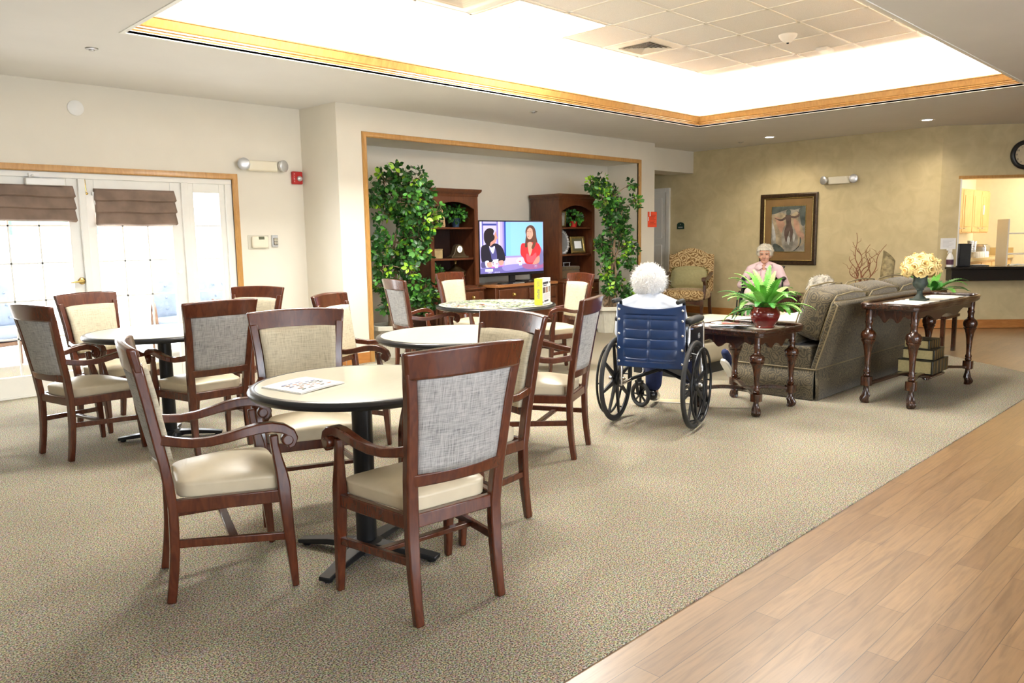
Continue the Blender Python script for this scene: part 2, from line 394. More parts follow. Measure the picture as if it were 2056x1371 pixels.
# ------------------------------------------------------------------ the room
CZ = 2.745
TX0, TX1, TY0, TY1, TZ = 2.0, 9.15, 2.04, 5.72, 3.29
b = MB(); b.box(-3.2, 16.2, -4.2, 10.2, -.12, -.006); struct(b.build('floor', M['plank']))
b = MB(); b.prism([(-3, 1.447), (8.24, 1.447), (9.25, 2.69), (11.7, 5.75), (11.7, 10), (-3, 10)], -.03, 0); struct(b.build('floor_carpet', M['carpet']))
b = MB()
b.box(-3.2, 16.2, -4.2, TY0, CZ, CZ + .03); b.box(-3.2, 16.2, TY1, 10.2, CZ, CZ + .03)
b.box(-3.2, TX0, TY0, TY1, CZ, CZ + .03); b.box(TX1, 16.2, TY0, TY1, CZ, CZ + .03)
struct(b.build('ceiling', M['ceil']))
b = MB(); b.box(TX0 - .4, TX1 + .4, TY0 - .4, TY1 + .4, TZ, TZ + .05); struct(b.build('ceiling_raised', M['tile']))
b = MB(); q = .15
b.ringrect(TX0, TX1, TY0, TY1, [(q, CZ + .03), (q, TZ), (q + .08, TZ), (q + .08, CZ + .03)]); struct(b.build('wall_tray', M['ceil']))
b = MB(); b.ringrect(TX0, TX1, TY0, TY1, [(.0, CZ - .006), (.0, CZ + .016), (.03, CZ + .016), (.03, CZ - .006)]); struct(b.build('trim_1', M['white']))
b = MB(); b.ringrect(TX0, TX1, TY0, TY1, [(.004, CZ + .016), (-.006, CZ + .03), (-.004, CZ + .04), (-.014, CZ + .046), (-.012, CZ + .056), (-.020, CZ + .064), (-.034, CZ + .105), (-.038, CZ + .118), (-.046, CZ + .124), (-.046, CZ + .134), (.012, CZ + .134), (.02, CZ + .016)])
struct(b.build('trim_2', M['oak'], sharp=25))
g = .615; b = MB()
for k in range(-8, 6):
    x = 6.63 + g * k
    if TX0 - .1 < x < TX1 + .1: b.box(x - .012, x + .012, TY0 - .14, TY1 + .14, TZ - .006, TZ + .002)
for k in range(-5, 3):
    y = 4.70 + g * k
    if TY0 - .1 < y < TY1 + .1: b.box(TX0 - .14, TX1 + .14, y - .012, y + .012, TZ - .006, TZ + .002)
struct(b.build('ceiling_grid', M['white']))

# door wall (north west)
YD = 7.75
b = MB(); b.box(-3.1, .86, YD, YD + .16, 0, CZ); b.box(3.64, 4.6, YD, YD + .16, 0, CZ); b.box(.86, 3.64, YD, YD + .16, 1.965, CZ); struct(b.build('wall_north', M['wall']))
# alcove wall with the recess for the television cabinets
YT, NB = 7.11, 7.70
b = MB(); b.prism([(4.50, YT), (4.86, YT), (4.86, 7.93), (4.45, 7.93), (4.45, 7.75)], 0, CZ); b.box(9.73, 10.15, YT, 7.93, 0, CZ)
b.box(4.86, 9.73, YT, 7.93, 2.42, CZ); b.box(4.86, 9.73, NB, 7.93, 0, 2.42)
struct(b.build('wall_alcove', M['wall']))
b = MB(); w = .057; pr = [(-.0, YT + .02), (-.0, YT - .012), (.012, YT - .02), (.035, YT - .018), (.05, YT - .022), (w, YT - .014), (w, YT + .0)]
vv = []
for o, y in pr: vv += [(4.86 - o, y, 0), (4.86 - o, y, 2.42 + o), (9.73 + o, y, 2.42 + o), (9.73 + o, y, 0)]
ff = []
for i in range(len(pr) - 1):
    for j in range(3): ff.append((i * 4 + j, i * 4 + j + 1, (i + 1) * 4 + j + 1, (i + 1) * 4 + j))
b.add(vv, ff); struct(b.build('trim_3', M['oak'], sharp=25))
# far (east) wall, papered, and the angled serving wall with its hatch
XE = 11.7
b = MB(); b.box(XE, XE + .16, 3.514, 10, 0, CZ); struct(b.build('wall_east', M['paperwall']))
MBAR = Matrix(((.652, .758, 0, XE), (-.758, .652, 0, 3.514), (0, 0, 1, 0), (0, 0, 0, 1)))
b = MB()
b.box(0, .26, 0, .16, 0, CZ, MBAR); b.box(.26, 2.5, 0, .16, 0, .80, MBAR); b.box(.26, 2.5, 0, .16, 2.06, CZ, MBAR); b.box(2.5, 3.4, 0, .16, 0, CZ, MBAR)
struct(b.build('wall_servery', M['paperwall']))
b = MB(); b.box(.23, 2.53, -.012, .17, 2.035, 2.075, MBAR); struct(b.build('trim_4', M['oak']))
b = MB(); b.box(.255, .275, -.004, .165, .86, 2.04, MBAR); struct(b.build('trim_5', M['white']))
b = MB(); b.box(13.9, 14.06, -4.2, 1.0, 0, CZ); struct(b.build('wall_southeast', M['paperwall']))
b = MB(); b.box(10.0, XE + .16, 10, 10.1, 0, CZ); b.box(9.9, 10.05, 7.93, 10.1, 0, CZ); struct(b.build('wall_hall', M['wall']))
b = MB(); b.box(10.15, XE, 7.40, 7.86, 2.385, CZ); struct(b.build('ceiling_soffit', M['wall']))
# south wall with two wide windows behind the viewpoint, west wall
b = MB(); b.box(-3.2, -1.6, -4.2, -4.05, 0, CZ); b.box(1.6, 2.6, -4.2, -4.05, 0, CZ); b.box(5.8, 14, -4.2, -4.05, 0, CZ)
for x0, x1 in ((-1.6, 1.6), (2.6, 5.8)): b.box(x0, x1, -4.2, -4.05, 0, .75, None); b.box(x0, x1, -4.2, -4.05, 2.35, CZ)
struct(b.build('wall_south', M['wall']))
b = MB(); b.box(-3.2, -3.05, -4.2, 8, 0, CZ); struct(b.build('wall_west', M['wall']))
for i, (x0, x1) in enumerate(((-1.6, 1.6), (2.6, 5.8))):
    b = MB()
    for a, c in ((x0, x0 + .06), (x1 - .06, x1), ((x0 + x1) / 2 - .03, (x0 + x1) / 2 + .03)): b.box(a, c, -4.16, -4.08, .75, 2.35)
    b.box(x0, x1, -4.16, -4.08, .75, .81); b.box(x0, x1, -4.16, -4.08, 2.29, 2.35)
    o = struct(b.build('window_%d' % (i + 3), M['white']))
    b = MB(); b.box(x0 + .03, x1 - .03, -4.123, -4.118, .8, 2.3); b.build('pane', M['glass'], o)
# kitchen beyond the hatch
b = MB(); b.box(12.1, 15.6, 4.05, 4.15, 0, CZ); struct(b.build('wall_kitchen_north', M['kwall']))
b = MB(); b.box(15.35, 15.5, .5, 4.06, 0, CZ); struct(b.build('wall_kitchen_east', M['kwall']))
b = MB(); b.box(13.2, 15.34, 4.035, 4.05, 2.27, 2.55); b.box(15.335, 15.35, 1.0, 4.05, 2.27, 2.55); struct(b.build('trim_6', M['border']))
# baseboards
def board(name, pts):
    b = MB()
    for p0, p1, nx, ny in pts:
        p0 = V(*p0, 0); p1 = V(*p1, 0); n = V(nx, ny, 0) * .014
        vv = [p0, p1, p1 + n, p0 + n]; H = .115
        b.add([(*v.xy, 0) for v in vv] + [(*v.xy, H) for v in vv], [(0, 1, 5, 4), (1, 2, 6, 5), (2, 3, 7, 6), (3, 0, 4, 7), (4, 5, 6, 7)])
    return struct(b.build(name, M['oakbase'], bevel=.004))
board('baseboard_east', [((XE, 3.52), (XE, 7.80), -1, 0)])
c = MBAR @ V(0, 0, 0); d = MBAR @ V(3.4, 0, 0); board('baseboard_servery', [((c.x, c.y), (d.x, d.y), -.758, -.652)])
board('baseboard_north', [((3.72, YD), (4.45, YD), 0, -1), ((-3, YD), (.76, YD), 0, -1)])
board('baseboard_alcove', [((4.50, YT), (4.80, YT), 0, -1), ((9.79, YT), (10.15, YT), 0, -1), ((4.45, 7.75), (4.50, YT), -1, -.08), ((10.15, YT), (10.15, 7.9), 1, 0), ((4.86, NB), (9.73, NB), 0, -1), ((4.86, YT + .03), (4.86, NB), 1, 0), ((9.73, YT + .03), (9.73, NB), -1, 0)])

# ------------------------------------------------------------------ french doors, sidelights
def leaf(name, x0, x1, st, gb, cols, rows, y=YD + .06, z1=1.925, tr=.10):
    b = MB(); y0, y1 = y - .022, y + .022
    b.box(x0, x0 + st, y0, y1, .012, z1); b.box(x1 - st, x1, y0, y1, .012, z1); b.box(x0 + st, x1 - st, y0, y1, z1 - tr, z1); b.box(x0 + st, x1 - st, y0, y1, .012, gb)
    o = struct(b.build(name, M['white'], bevel=.004))
    gx0, gx1, gz1 = x0 + st, x1 - st, z1 - tr
    b = MB(); b.box(gx0 - .005, gx1 + .005, y - .003, y + .003, gb - .005, gz1 + .005); b.build('pane', M['glass'], o)
    b = MB()
    for i in range(1, cols): xx = gx0 + (gx1 - gx0) * i / cols; b.box(xx - .007, xx + .007, y - .008, y + .008, gb, gz1)
    for i in range(1, rows): zz = gb + (gz1 - gb) * i / rows; b.box(gx0, gx1, y - .008, y + .008, zz - .007, zz + .007)
    b.build('muntins', M['white'], o)
    return o
d1 = leaf('door_1', 1.29, 2.231, .115, .19, 3, 5)
d2 = leaf('door_2', 2.237, 3.13, .105, .19, 3, 5)
leaf('window_1', 3.19, 3.575, .062, .19, 1, 5)
leaf('window_2', .90, 1.23, .062, .19, 1, 5)
b = MB()
for x0, x1 in ((.86, .90), (1.225, 1.292), (3.125, 3.195), (3.57, 3.64)): b.box(x0, x1, YD + .012, YD + .128, .012, 1.915)
b.box(.86, 3.64, YD + .01, YD + .13, 1.915, 1.965); b.box(2.205, 2.262, YD + .0, YD + .04, .012, 1.914);  b.box(.86, 3.64, YD + .02, YD + .13, 0, .012)
struct(b.build('trim_7', M['white'], bevel=.003))
b = MB(); w = .058; pr = [(0, YD + .012), (0, YD - .012), (.01, YD - .02), (.04, YD - .018), (w, YD - .014), (w, YD)]
vv = []
for o, y in pr: vv += [(.86 - o, y, 0), (.86 - o, y, 1.965 + o), (3.64 + o, y, 1.965 + o), (3.64 + o, y, 0)]
ff = []
for i in range(len(pr) - 1):
    for j in range(3): ff.append((i * 4 + j, i * 4 + j + 1, (i + 1) * 4 + j + 1, (i + 1) * 4 + j))
b.add(vv, ff); struct(b.build('trim_8', M['oak'], sharp=25))
# lever handle, closer, flush bolt belong to the leaves
b = MB(); b.lathe([(.001, 0), (.03, 0), (.032, .006), (.024, .012), (.001, .014)], 20, T(2.178, YD + .038, 1.0) @ RX(PI / 2)); b.tube([(2.178, YD + .03, 1.0), (2.178, YD - .015, 1.0), (2.15, YD - .022, .998), (2.07, YD - .018, .99)], [.010, .010, .010, .006]); b.build('handle', M['brass'], d1)
b = MB(); b.box(1.79, 2.09, YD - .035, YD + .035, 1.845, 1.905); o = b.build('door_closer', M['whitep'], d1, bevel=.008)
b = MB(); b.bar((1.84, YD - .0, 1.91), (1.86, YD - .02, 1.93), .05, .012); b.box(1.82, 1.90, YD - .02, YD + .03, 1.915, 1.945); b.build('closer_arm', M['whitep'], o)
b = MB(); b.tube([(2.262, YD + .03, 1.925), (2.262, YD + .022, 1.90), (2.267, YD + .018, 1.84), (2.27, YD + .016, 1.80)], [.008, .012, .008, .006]); b.ell((2.272, YD + .016, 1.785), (.016, .012, .012)); b.build('flush_bolt', M['brass'], d2)
b = MB(); b.lathe([(.001, 0), (.022, 0), (.022, .01), (.001, .012)], 16, T(3.07, YD + .038, 1.05) @ RX(PI / 2)); b.build('latch', M['whitep'], d2)
# roman shades
def shade(x0, x1, zt, zb, label, folds, sag):
    def fn(u, v):
        x = x0 + (x1 - x0) * u; L = zt - zb; z = zt - L * v
        f = (v * folds) % 1.0; k = int(min(v * folds, folds - 1e-4))
        y = YD + .025 - .012 - .03 * f * (1 - .15 * k) - .004 * k
        z -= sag * math.sin(PI * u * 1.0) * v * -1 * .6 + .004 * math.sin(9 * u + 3 * v)
        return (x + .012 * f * (1 if u > .5 else -1) * (abs(u - .5) > .45), y, z)
    b = MB(); b.grid(fn, 24, folds * 8 + 1); 
    o = b.build('roman_shade', M['roman'], sharp=30); md = o.modifiers.new('t', 'SOLIDIFY'); md.thickness = .006; md.offset = 1
    tag(o, label, 'window shade', 'roman shades on the patio doors')
    b = MB(); b.box(x0, x1, YD + .018, YD + .036, zt - .03, zt + .004); b.build('headrail', M['roman'], o)
    return o
shade(1.36, 2.165, 1.845, 1.525, 'brown folded roman shade on the door with the closer and lever handle', 3, .025)
o = shade(2.335, 3.055, 1.83, 1.50, 'brown folded roman shade on the door next to the narrow sidelight', 3, .0)
b = MB(); b.box(2.318, 2.338, YD + .005, YD + .035, 1.77, 1.80); b.tube([(2.326, YD + .01, 1.775), (2.332, YD + .008, 1.70), (2.336, YD + .006, 1.62)], .006); b.build('cord_cleat', M['whitep'], o)

# ------------------------------------------------------------------ wall and ceiling fittings
def emergency(loc, rz, label):
    t = thing('emergency_light', label, 'emergency light', loc, rz, 'emergency lights on the walls')
    b = MB(); b.box(-.165, .165, -.07, 0, -.055, .055); b.build('housing', M['wplast'], t, bevel=.015, seg=3)
    for s in (-1, 1):
        b = MB(); b.lathe([(.02, 0), (.05, .012), (.062, .045), (.062, .06), (.054, .066), (.02, .07), (.001, .071)], 24, T(s * .205, -.035, .008) @ RX(PI / 2) @ RY(s * .35)); b.build('lamp_head', M['silver'], t)
    return t
emergency((3.965, YD, 2.115), 0, 'cream emergency light with two round lamp heads above the thermostat')
emergency((XE, 4.88, 2.11), PI / 2 * -1, 'cream emergency light with two lamp heads high on the papered wall')
t = thing('fire_alarm', 'red fire alarm strobe on the cream wall beside the emergency light', 'fire alarm', (4.37, YD, 2.012))
b = MB(); b.box(-.06, .06, -.045, 0, -.068, .068); b.build('housing', M['red'], t, bevel=.01)
b = MB(); b.ell((.018, -.048, -.008), (.032, .02, .028)); b.build('strobe_lens', M['silver'], t)
b = MB()
for i, ch in enumerate('FIRE'): b.text(ch, .022, T(-.042, -.0455, .038 - i * .026) @ RX(PI / 2), .0006)
b.build('lettering', M['paper'], t)
t = thing('thermostat', 'cream thermostat with small display under a clear guard', 'thermostat', (3.893, YD, 1.327))
b = MB(); b.box(-.118, .118, -.006, 0, -.073, .073); b.build('guard', plain('clear_guard', (.66, .62, .52), .25, var=.02), t, bevel=.003)
b = MB(); b.cushion(-.085, .1, -.04, -.004, -.062, .062, .025, .0, n=6); b.build('body', M['wplast'], t)
b = MB(); b.box(-.012, .05, -.0425, -.036, .028, .058); b.build('display', plain('lcd_grey', (.13, .14, .09), .3), t)
t = thing('keypad', 'small silver door keypad with black number buttons right of thermostat', 'keypad', (4.076, YD, 1.337))
b = MB(); b.box(-.034, .034, -.022, 0, -.062, .062); b.build('plate', M['silver'], t, bevel=.004)
b = MB(); b.box(-.02, .028, -.025, -.021, -.042, .032); b.build('button_panel', M['blk'], t)
for i in range(3):
    for j in range(4): b = MB(); b.box(-.012 + i * .013, -.003 + i * .013, -.028, -.024, -.036 + j * .017, -.024 + j * .017); b.build('button', M['wplast'], t)
t = thing('wall_speaker', 'round white speaker disc high on the wall above the patio doors', 'speaker', (2.236, YD, 2.53))
b = MB(); b.lathe([(.001, 0), (.066, 0), (.066, .016), (.05, .026), (.001, .03)], 32, RX(PI / 2)); b.build('disc', M['whitep'], t)
for i, (x, y, lab) in enumerate(((1.97, 6.329, 'grey ceiling sprinkler nearest the patio doors'), (6.534, 6.231, 'grey ceiling sprinkler in front of the television recess'), (11.083, 6.18, 'grey ceiling sprinkler by the papered wall'))):
    t = thing('sprinkler', lab, 'sprinkler', (x, y, CZ), 0, 'ceiling sprinklers')
    b = MB(); b.lathe([(.001, 0), (.045, 0), (.042, -.008), (.02, -.012), (.02, -.018), (.001, -.02)], 20); b.build('escutcheon', M['steel'], t)
CANS = [(10.883, 5.606, 'lit recessed downlight in front of the framed picture'), (10.91, 3.477, 'lit recessed downlight in front of the serving hatch')]
for x, y, lab in CANS:
    t = thing('downlight', lab, 'ceiling light', (x, y, CZ), 0, 'recessed downlights')
    b = MB(); b.lathe([(.062, -.001), (.085, -.001), (.085, -.008), (.062, -.006)], 28, cap=False); b.build('trim_ring', M['whitep'], t)
    b = MB(); b.lathe([(.001, -.0035), (.062, -.0035)], 28, cap=False); b.build('lens', M['lens'], t)
def troffer(x0, x1, y0, y1, lab):
    t = thing('ceiling_light', lab, 'ceiling light', ((x0 + x1) / 2, (y0 + y1) / 2, TZ), 0, 'flat troffer lights in the raised ceiling')
    hx, hy = (x1 - x0) / 2, (y1 - y0) / 2
    b = MB(); b.ringrect(-hx + .02, hx - .02, -hy + .02, hy - .02, [(0, -.009), (.02, -.009), (.02, 0), (0, 0)]); b.build('frame', M['white'], t)
    b = MB(); b.box(-hx + .02, hx - .02, -hy + .02, hy - .02, -.007, -.003); b.build('diffuser', M['panel'], t)
troffer(4.80, 5.985, 4.72, 5.30, 'wide glowing ceiling panel between the two air vents')
troffer(2.35, 3.55, 4.72, 5.30, 'glowing ceiling panel above the patio end of raised ceiling')
troffer(5.0, 6.2, 2.20, 2.80, 'added fill panel, out of view, on the camera side of the raised ceiling')  # extra panel added out of view to brighten the floor
def vent(x, y, lab):
    t = thing('air_vent', lab, 'air vent', (x, y, TZ), 0, 'square air vents in the raised ceiling')
    b = MB(); b.ringrect(-.2, .2, -.2, .2, [(0, -.012), (.09, -.004), (.09, 0), (0, 0)]); b.build('frame', M['white'], t)
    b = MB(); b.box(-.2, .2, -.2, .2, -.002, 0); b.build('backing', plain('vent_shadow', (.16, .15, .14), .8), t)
    for k in range(5):
        h = .195 - k * .036; b = MB(); b.ringrect(-h, h, -h, h, [(0, -.016), (-.020, -.004), (-.016, -.004), (.004, -.016)]); b.build('louver', M['white'], t)
vent(6.95, 5.0, 'square louvered ceiling vent right of the glowing panel')
vent(4.40, 5.0, 'square louvered ceiling vent left of the glowing panel, at top edge')
t = thing('smoke_detector', 'white cone shaped smoke detector on the ceiling tiles', 'smoke detector', (7.627, 3.762, TZ))
b = MB(); b.lathe([(.09, 0), (.085, -.02), (.06, -.05), (.03, -.075), (.001, -.078)], 28); b.build('body', M['whitep'], t)
b = MB(); b.ell((0, 0, -.078), (.014, .014, .01)); b.build('sensor_tip', M['blk'], t)
t = thing('ceiling_strobe', 'flat white strobe unit on the raised ceiling near the smoke detector', 'strobe', (8.46, 3.75, TZ))
b = MB(); b.box(-.1, .1, -.06, .06, -.04, 0); b.build('housing', M['whitep'], t, bevel=.012)
t = thing('notice', 'red orange printed notice taped at the end of the alcove wall', 'notice', (10.08, YT, 1.588))
b = MB(); b.box(-.105, .13, -.004, -.001, -.118, .118); b.build('sheet', M['orange'], t)
b = MB()
for i in range(7): b.box(-.06 + .01 * (i % 2), .10 - .02 * (i % 3), -.0052, -.0042, .062 - i * .022, .069 - i * .022)
b.build('print', plain('faded_print', (.35, .03, .02), .7), t)
b = MB(); b.box(-.06, -.035, -.006, -.0045, .05, .125); b.box(-.10, -.082, -.006, -.0045, -.02, .04); b.build('tape', M['paper'], t)
def sign(name, loc, rz, lab):
    t = thing(name, lab, 'sign', loc, rz)
    b = MB(); b.prism([(-.07, -.058), (.07, -.058), (.07, .03), (.045, .055), (0, .064), (-.045, .055), (-.07, .03)], 0, .012, RX(PI / 2)); b.build('plate', M['green'], t)
    b = MB(); b.box(-.045, .045, -.0135, -.012, -.035, -.015); b.ell((0, -.0125, .025), (.009, .002, .009), nu=8, nv=6); b.build('print', M['silver'], t)
sign('room_sign', (XE, 7.637, 1.505), -PI / 2, 'small dark green room sign beside the hall door')
sign('room_sign', (15.335, 3.05, 1.47), -PI / 2, 'small green sign on the cream kitchen wall')

# hall door on the papered wall
b = MB(); b.box(XE - .035, XE - .0, 7.92, 8.80, .01, 2.10)
o = b.build('door_3', M['white'], bevel=.003); struct(o)
for y0, y1, z0, z1 in ((8.00, 8.32, 1.30, 2.0), (8.40, 8.72, 1.30, 2.0), (8.00, 8.32, .15, 1.18), (8.40, 8.72, .15, 1.18)):
    b = MB(); b.box(XE - .045, XE - .03, y0, y1, z0, z1); b.build('door_panel', M['white'], o, bevel=.012)
b = MB()
for y0, y1, z0, z1 in ((7.85, 7.92, 0, 2.17), (8.80, 8.87, 0, 2.17), (7.92, 8.80, 2.10, 2.17)): b.box(XE - .05, XE, y0, y1, z0, z1)
struct(b.build('trim_9', M['white'], bevel=.004))
# ------------------------------------------------------------------ dining armchair (sitter faces +y)
def lerp(a, b, t): return a + (b - a) * t
def backy(z):   # depth of the back posts at height z
    pts = [(0, -.262), (.1, -.247), (.22, -.236), (.36, -.234), (.5, -.248), (.64, -.272), (.8, -.298), (.967, -.330)]
    for (z0, y0), (z1, y1) in zip(pts, pts[1:]):
        if z <= z1: return lerp(y0, y1, (z - z0) / (z1 - z0))
    return pts[-1][1]
def postx(z):
    return .178 if z < .36 else .178 + (z - .36) * (.034 / .607) + max(0, z - .75) * .06
def bow(u, k=.034): return -k * (1 - u * u)     # rails bow backwards in the middle
def make_chair():
    t = thing('dining_armchair', '', 'chair')
    mh = M['mahog']
    for s in (-1, 1):
        zs = [0, .06, .12, .2, .28, .36, .44, .52, .6, .68, .76, .84, .90]
        b = MB(); b.sweep([(s * (postx(z) + .0), backy(z), z) for z in zs], [(lerp(.032, .046, min(1, z / .3)) if z < .4 else .046 - (z - .4) * .012, .034 if z < .4 else .036) for z in zs], (0, 1, 0))
        b.build('back_post', mh, t, bevel=.006)
        # front leg rising into the arm post
        zs = [0, .12, .26, .36, .41, .46, .52, .57, .605]; ys = [.176, .168, .158, .152, .150, .144, .132, .124, .122]
        xs = [.249, .248, .247, .246, .246, .248, .252, .256, .258]; wy = [.026, .034, .042, .047, .048, .042, .034, .030, .032]; wx = [.028, .034, .040, .042, .042, .036, .030, .028, .028]
        b = MB(); b.sweep([(s * xs[i], ys[i], zs[i]) for i in range(9)], [(wx[i], wy[i]) for i in range(9)], (0, 1, 0)); b.build('leg', mh, t, bevel=.006)
        # arm: leaves the post, dips, rises and rolls over the front
        p = [(.200, -.262, .622), (.214, -.215, .612), (.232, -.16, .604), (.248, -.10, .606), (.259, -.04, .616), (.265, .02, .630), (.267, .07, .638), (.267, .115, .638), (.267, .155, .628), (.267, .183, .610), (.267, .192, .588), (.267, .184, .568), (.267, .168, .560)]
        hw = [(.026, .036), (.027, .034), (.030, .033), (.033, .033), (.036, .034), (.038, .036), (.039, .038), (.039, .038), (.039, .036), (.039, .034), (.038, .033), (.036, .032), (.032, .026)]
        up = Vector((0, 0, 1)); b = MB(); pts = [Vector((s * a, c, d)) for a, c, d in p]
        # oriented by the tangent in the yz plane so the scroll keeps its thickness
        vv = []; n = len(pts); sec = [(-.5, -.5), (.5, -.5), (.5, .5), (-.5, .5)]
        for i, q in enumerate(pts):
            tg = (pts[min(i + 1, n - 1)] - pts[max(i - 1, 0)]); tg.x = 0; tg.normalize(); u = Vector((0, -tg.z, tg.y))
            for a, c in sec: vv.append(q + Vector((a * hw[i][0], 0, 0)) + u * c * hw[i][1])
        ff = [(0, 1, 2, 3), tuple((n - 1) * 4 + j for j in range(4))]
        for i in range(n - 1):
            for j in range(4): a = i * 4 + j; c = i * 4 + (j + 1) % 4; ff.append((a, c, c + 4, a + 4))
        b.add(vv, ff); b.lathe([(.001, -.020), (.021, -.020), (.024, -.012), (.024, .012), (.021, .020), (.001, .020)], 18, T(s * .267, .170, .584) @ RY(PI / 2)); b.build('arm', mh, t, bevel=.005)
        b = MB(); b.bar((s * .182, -.225, .222), (s * .246, .148, .205), .020, .030); b.build('stretcher', mh, t, bevel=.003)
    b = MB(); b.bar((-.215, -.03, .206), (.215, -.03, .206), .032, .018); b.build('stretcher', mh, t, bevel=.003)
    # crest rail and lower rail, both bowed
    def rail(z0, z1, th, n=16, kb=.034, crown=0, fl=0):
        bb = MB()
        def fn(u, v):
            a = u * 2 - 1; k = [(z0, -1), (z1, -1), (z1, 1), (z0, 1)][int(round(v * 4)) % 4]
            z = k[0] + (crown * (1 - a * a) if k[0] == z1 else 0) + (.0 if k[0] == z1 else 0)
            hw = postx(z) + .021 + (fl if k[0] == z1 else 0)
            return (a * hw, backy(k[0]) + bow(a, kb) + k[1] * th / 2, z)
        bb.grid(fn, n, 4, cv=True) if False else None
        vv = []; ff = []
        for i in range(n):
            for j in range(4): vv.append(fn(i / (n - 1), j / 4))
        for i in range(n - 1):
            for j in range(4): ff.append((i * 4 + j, i * 4 + (j + 1) % 4, (i + 1) * 4 + (j + 1) % 4, (i + 1) * 4 + j))
        ff += [(0, 1, 2, 3), tuple((n - 1) * 4 + j for j in range(4))]
        bb.add(vv, ff); return bb
    rail(.868, .962, .034, crown=.010, fl=.003).build('crest_rail', mh, t, bevel=.010, seg=3)
    rail(.492, .538, .026, kb=.024).build('back_rail', mh, t, bevel=.005)
    # upholstered back: woven front cushion with welt, plain woven rear panel
    def panel(front):
        bb = MB(); nu, nv = 17, 13
        def fn(u, v):
            a = u * 2 - 1; z = lerp(.536, .872, v); hw = postx(z) - .020
            y = backy(z) + bow(a, lerp(.024, .034, v)) + (.014 + .016 * (1 - a ** 6) * (1 - (2 * v - 1) ** 6) if front else -.010)
            return (a * hw, y, z)
        bb.grid(fn, nu, nv); return bb, fn
    bb, fn = panel(False); o = bb.build('back_panel', M['tweedb'], t); md = o.modifiers.new('t', 'SOLIDIFY'); md.thickness = .008; md.offset = 0
    bb, fn = panel(True); o = bb.build('back_cushion', M['tweed'], t); md = o.modifiers.new('t', 'SOLIDIFY'); md.thickness = .02; md.offset = -1
    loop = []
    for i in range(9): loop.append((.07 + .86 * i / 8, .965))
    for i in range(9): loop.append((.965, .93 - .86 * i / 8))
    for i in range(9): loop.append((.93 - .86 * i / 8, .035))
    for i in range(9): loop.append((.035, .07 + .86 * i / 8))
    b = MB(); b.tube([Vector(fn(u, v)) + Vector((0, .004, 0)) for u, v in loop], .0042, 6, closed=True); b.build('piping', M['tweed'], o)
    # seat
    b = MB()
    b.bar((-.246, .150, .366), (.246, .150, .366), .028, .050); b.bar((-.18, -.232, .366), (.18, -.232, .366), .026, .050)
    for s in (-1, 1): b.bar((s * .184, -.232, .366), (s * .246, .150, .366), .028, .050)
    b.build('seat_frame', mh, t, bevel=.004)
    bm2 = MB(); bm2.cushion(-1, 1, -1, 1, -1, 1, .30, .0, n=12)
    for v in bm2.bm.verts:
        x, y, z = v.co; hw = lerp(.172, .243, (y + 1) / 2) * (1 - .02 * (1 - z)); r2 = (1 - x * x) * (1 - y * y)
        inner = 1.0
        v.co = Vector((x * hw, lerp(-.215, .168, (y + 1) / 2), .413 + z * .034 + (.036 * r2 if z > 0 else 0)))
    bm2.build('seat_cushion', M['vinyl'], t, sharp=60)
    return t
CH = [  # x, y, turn, label
 (1.721, 2.265, -5.1, 'nearest armchair, seen from behind with grey woven back, at the magazine table'),
 (1.300, 2.918, -107.4, 'armchair seen side on, left of the table with the magazine'),
 (1.907, 3.356, 158.6, 'armchair with cream woven back facing out from behind the table with the magazine'),
 (2.290, 2.683, 84.7, 'armchair on the right side of the magazine table, behind the nearest armchair'),
 (3.464, 3.268, 25.9, 'armchair on the wheelchair side of the plain middle table'),
 (1.530, 5.440, -78.2, 'armchair closest to the patio door, its brown back turned to the glass'),
 (1.904, 6.051, 198.8, 'armchair between the patio doors and the round table, facing into the room'),
 (2.070, 5.020, 2.5, 'armchair seen from behind at the round table by the patio doors'),
 (2.649, 5.761, 117.9, 'armchair below the thermostat at the far side of the patio door table'),
 (2.992, 4.348, -148.0, 'armchair with cream back beside the corner of the alcove, behind the plain middle table'),
 (4.575, 5.794, -102.1, 'armchair by the left indoor tree at the jigsaw table, seen from its back'),
 (5.600, 6.259, 192.3, 'armchair in front of the left bookcase, behind the jigsaw table'),
 (5.700, 5.202, 72.0, 'armchair in front of the right bookcase, beside the yellow puzzle box'),
]
proto = None
for i, (x, y, a, lab) in enumerate(CH):
    if proto is None:
        proto = make_chair(); c = proto; c.location = (x, y, 0); c.rotation_euler = (0, 0, R(a)); c['label'] = lab; c['group'] = 'dining armchairs round the tables'
    else: c = dup(proto, (x, y, 0), R(a), lab)

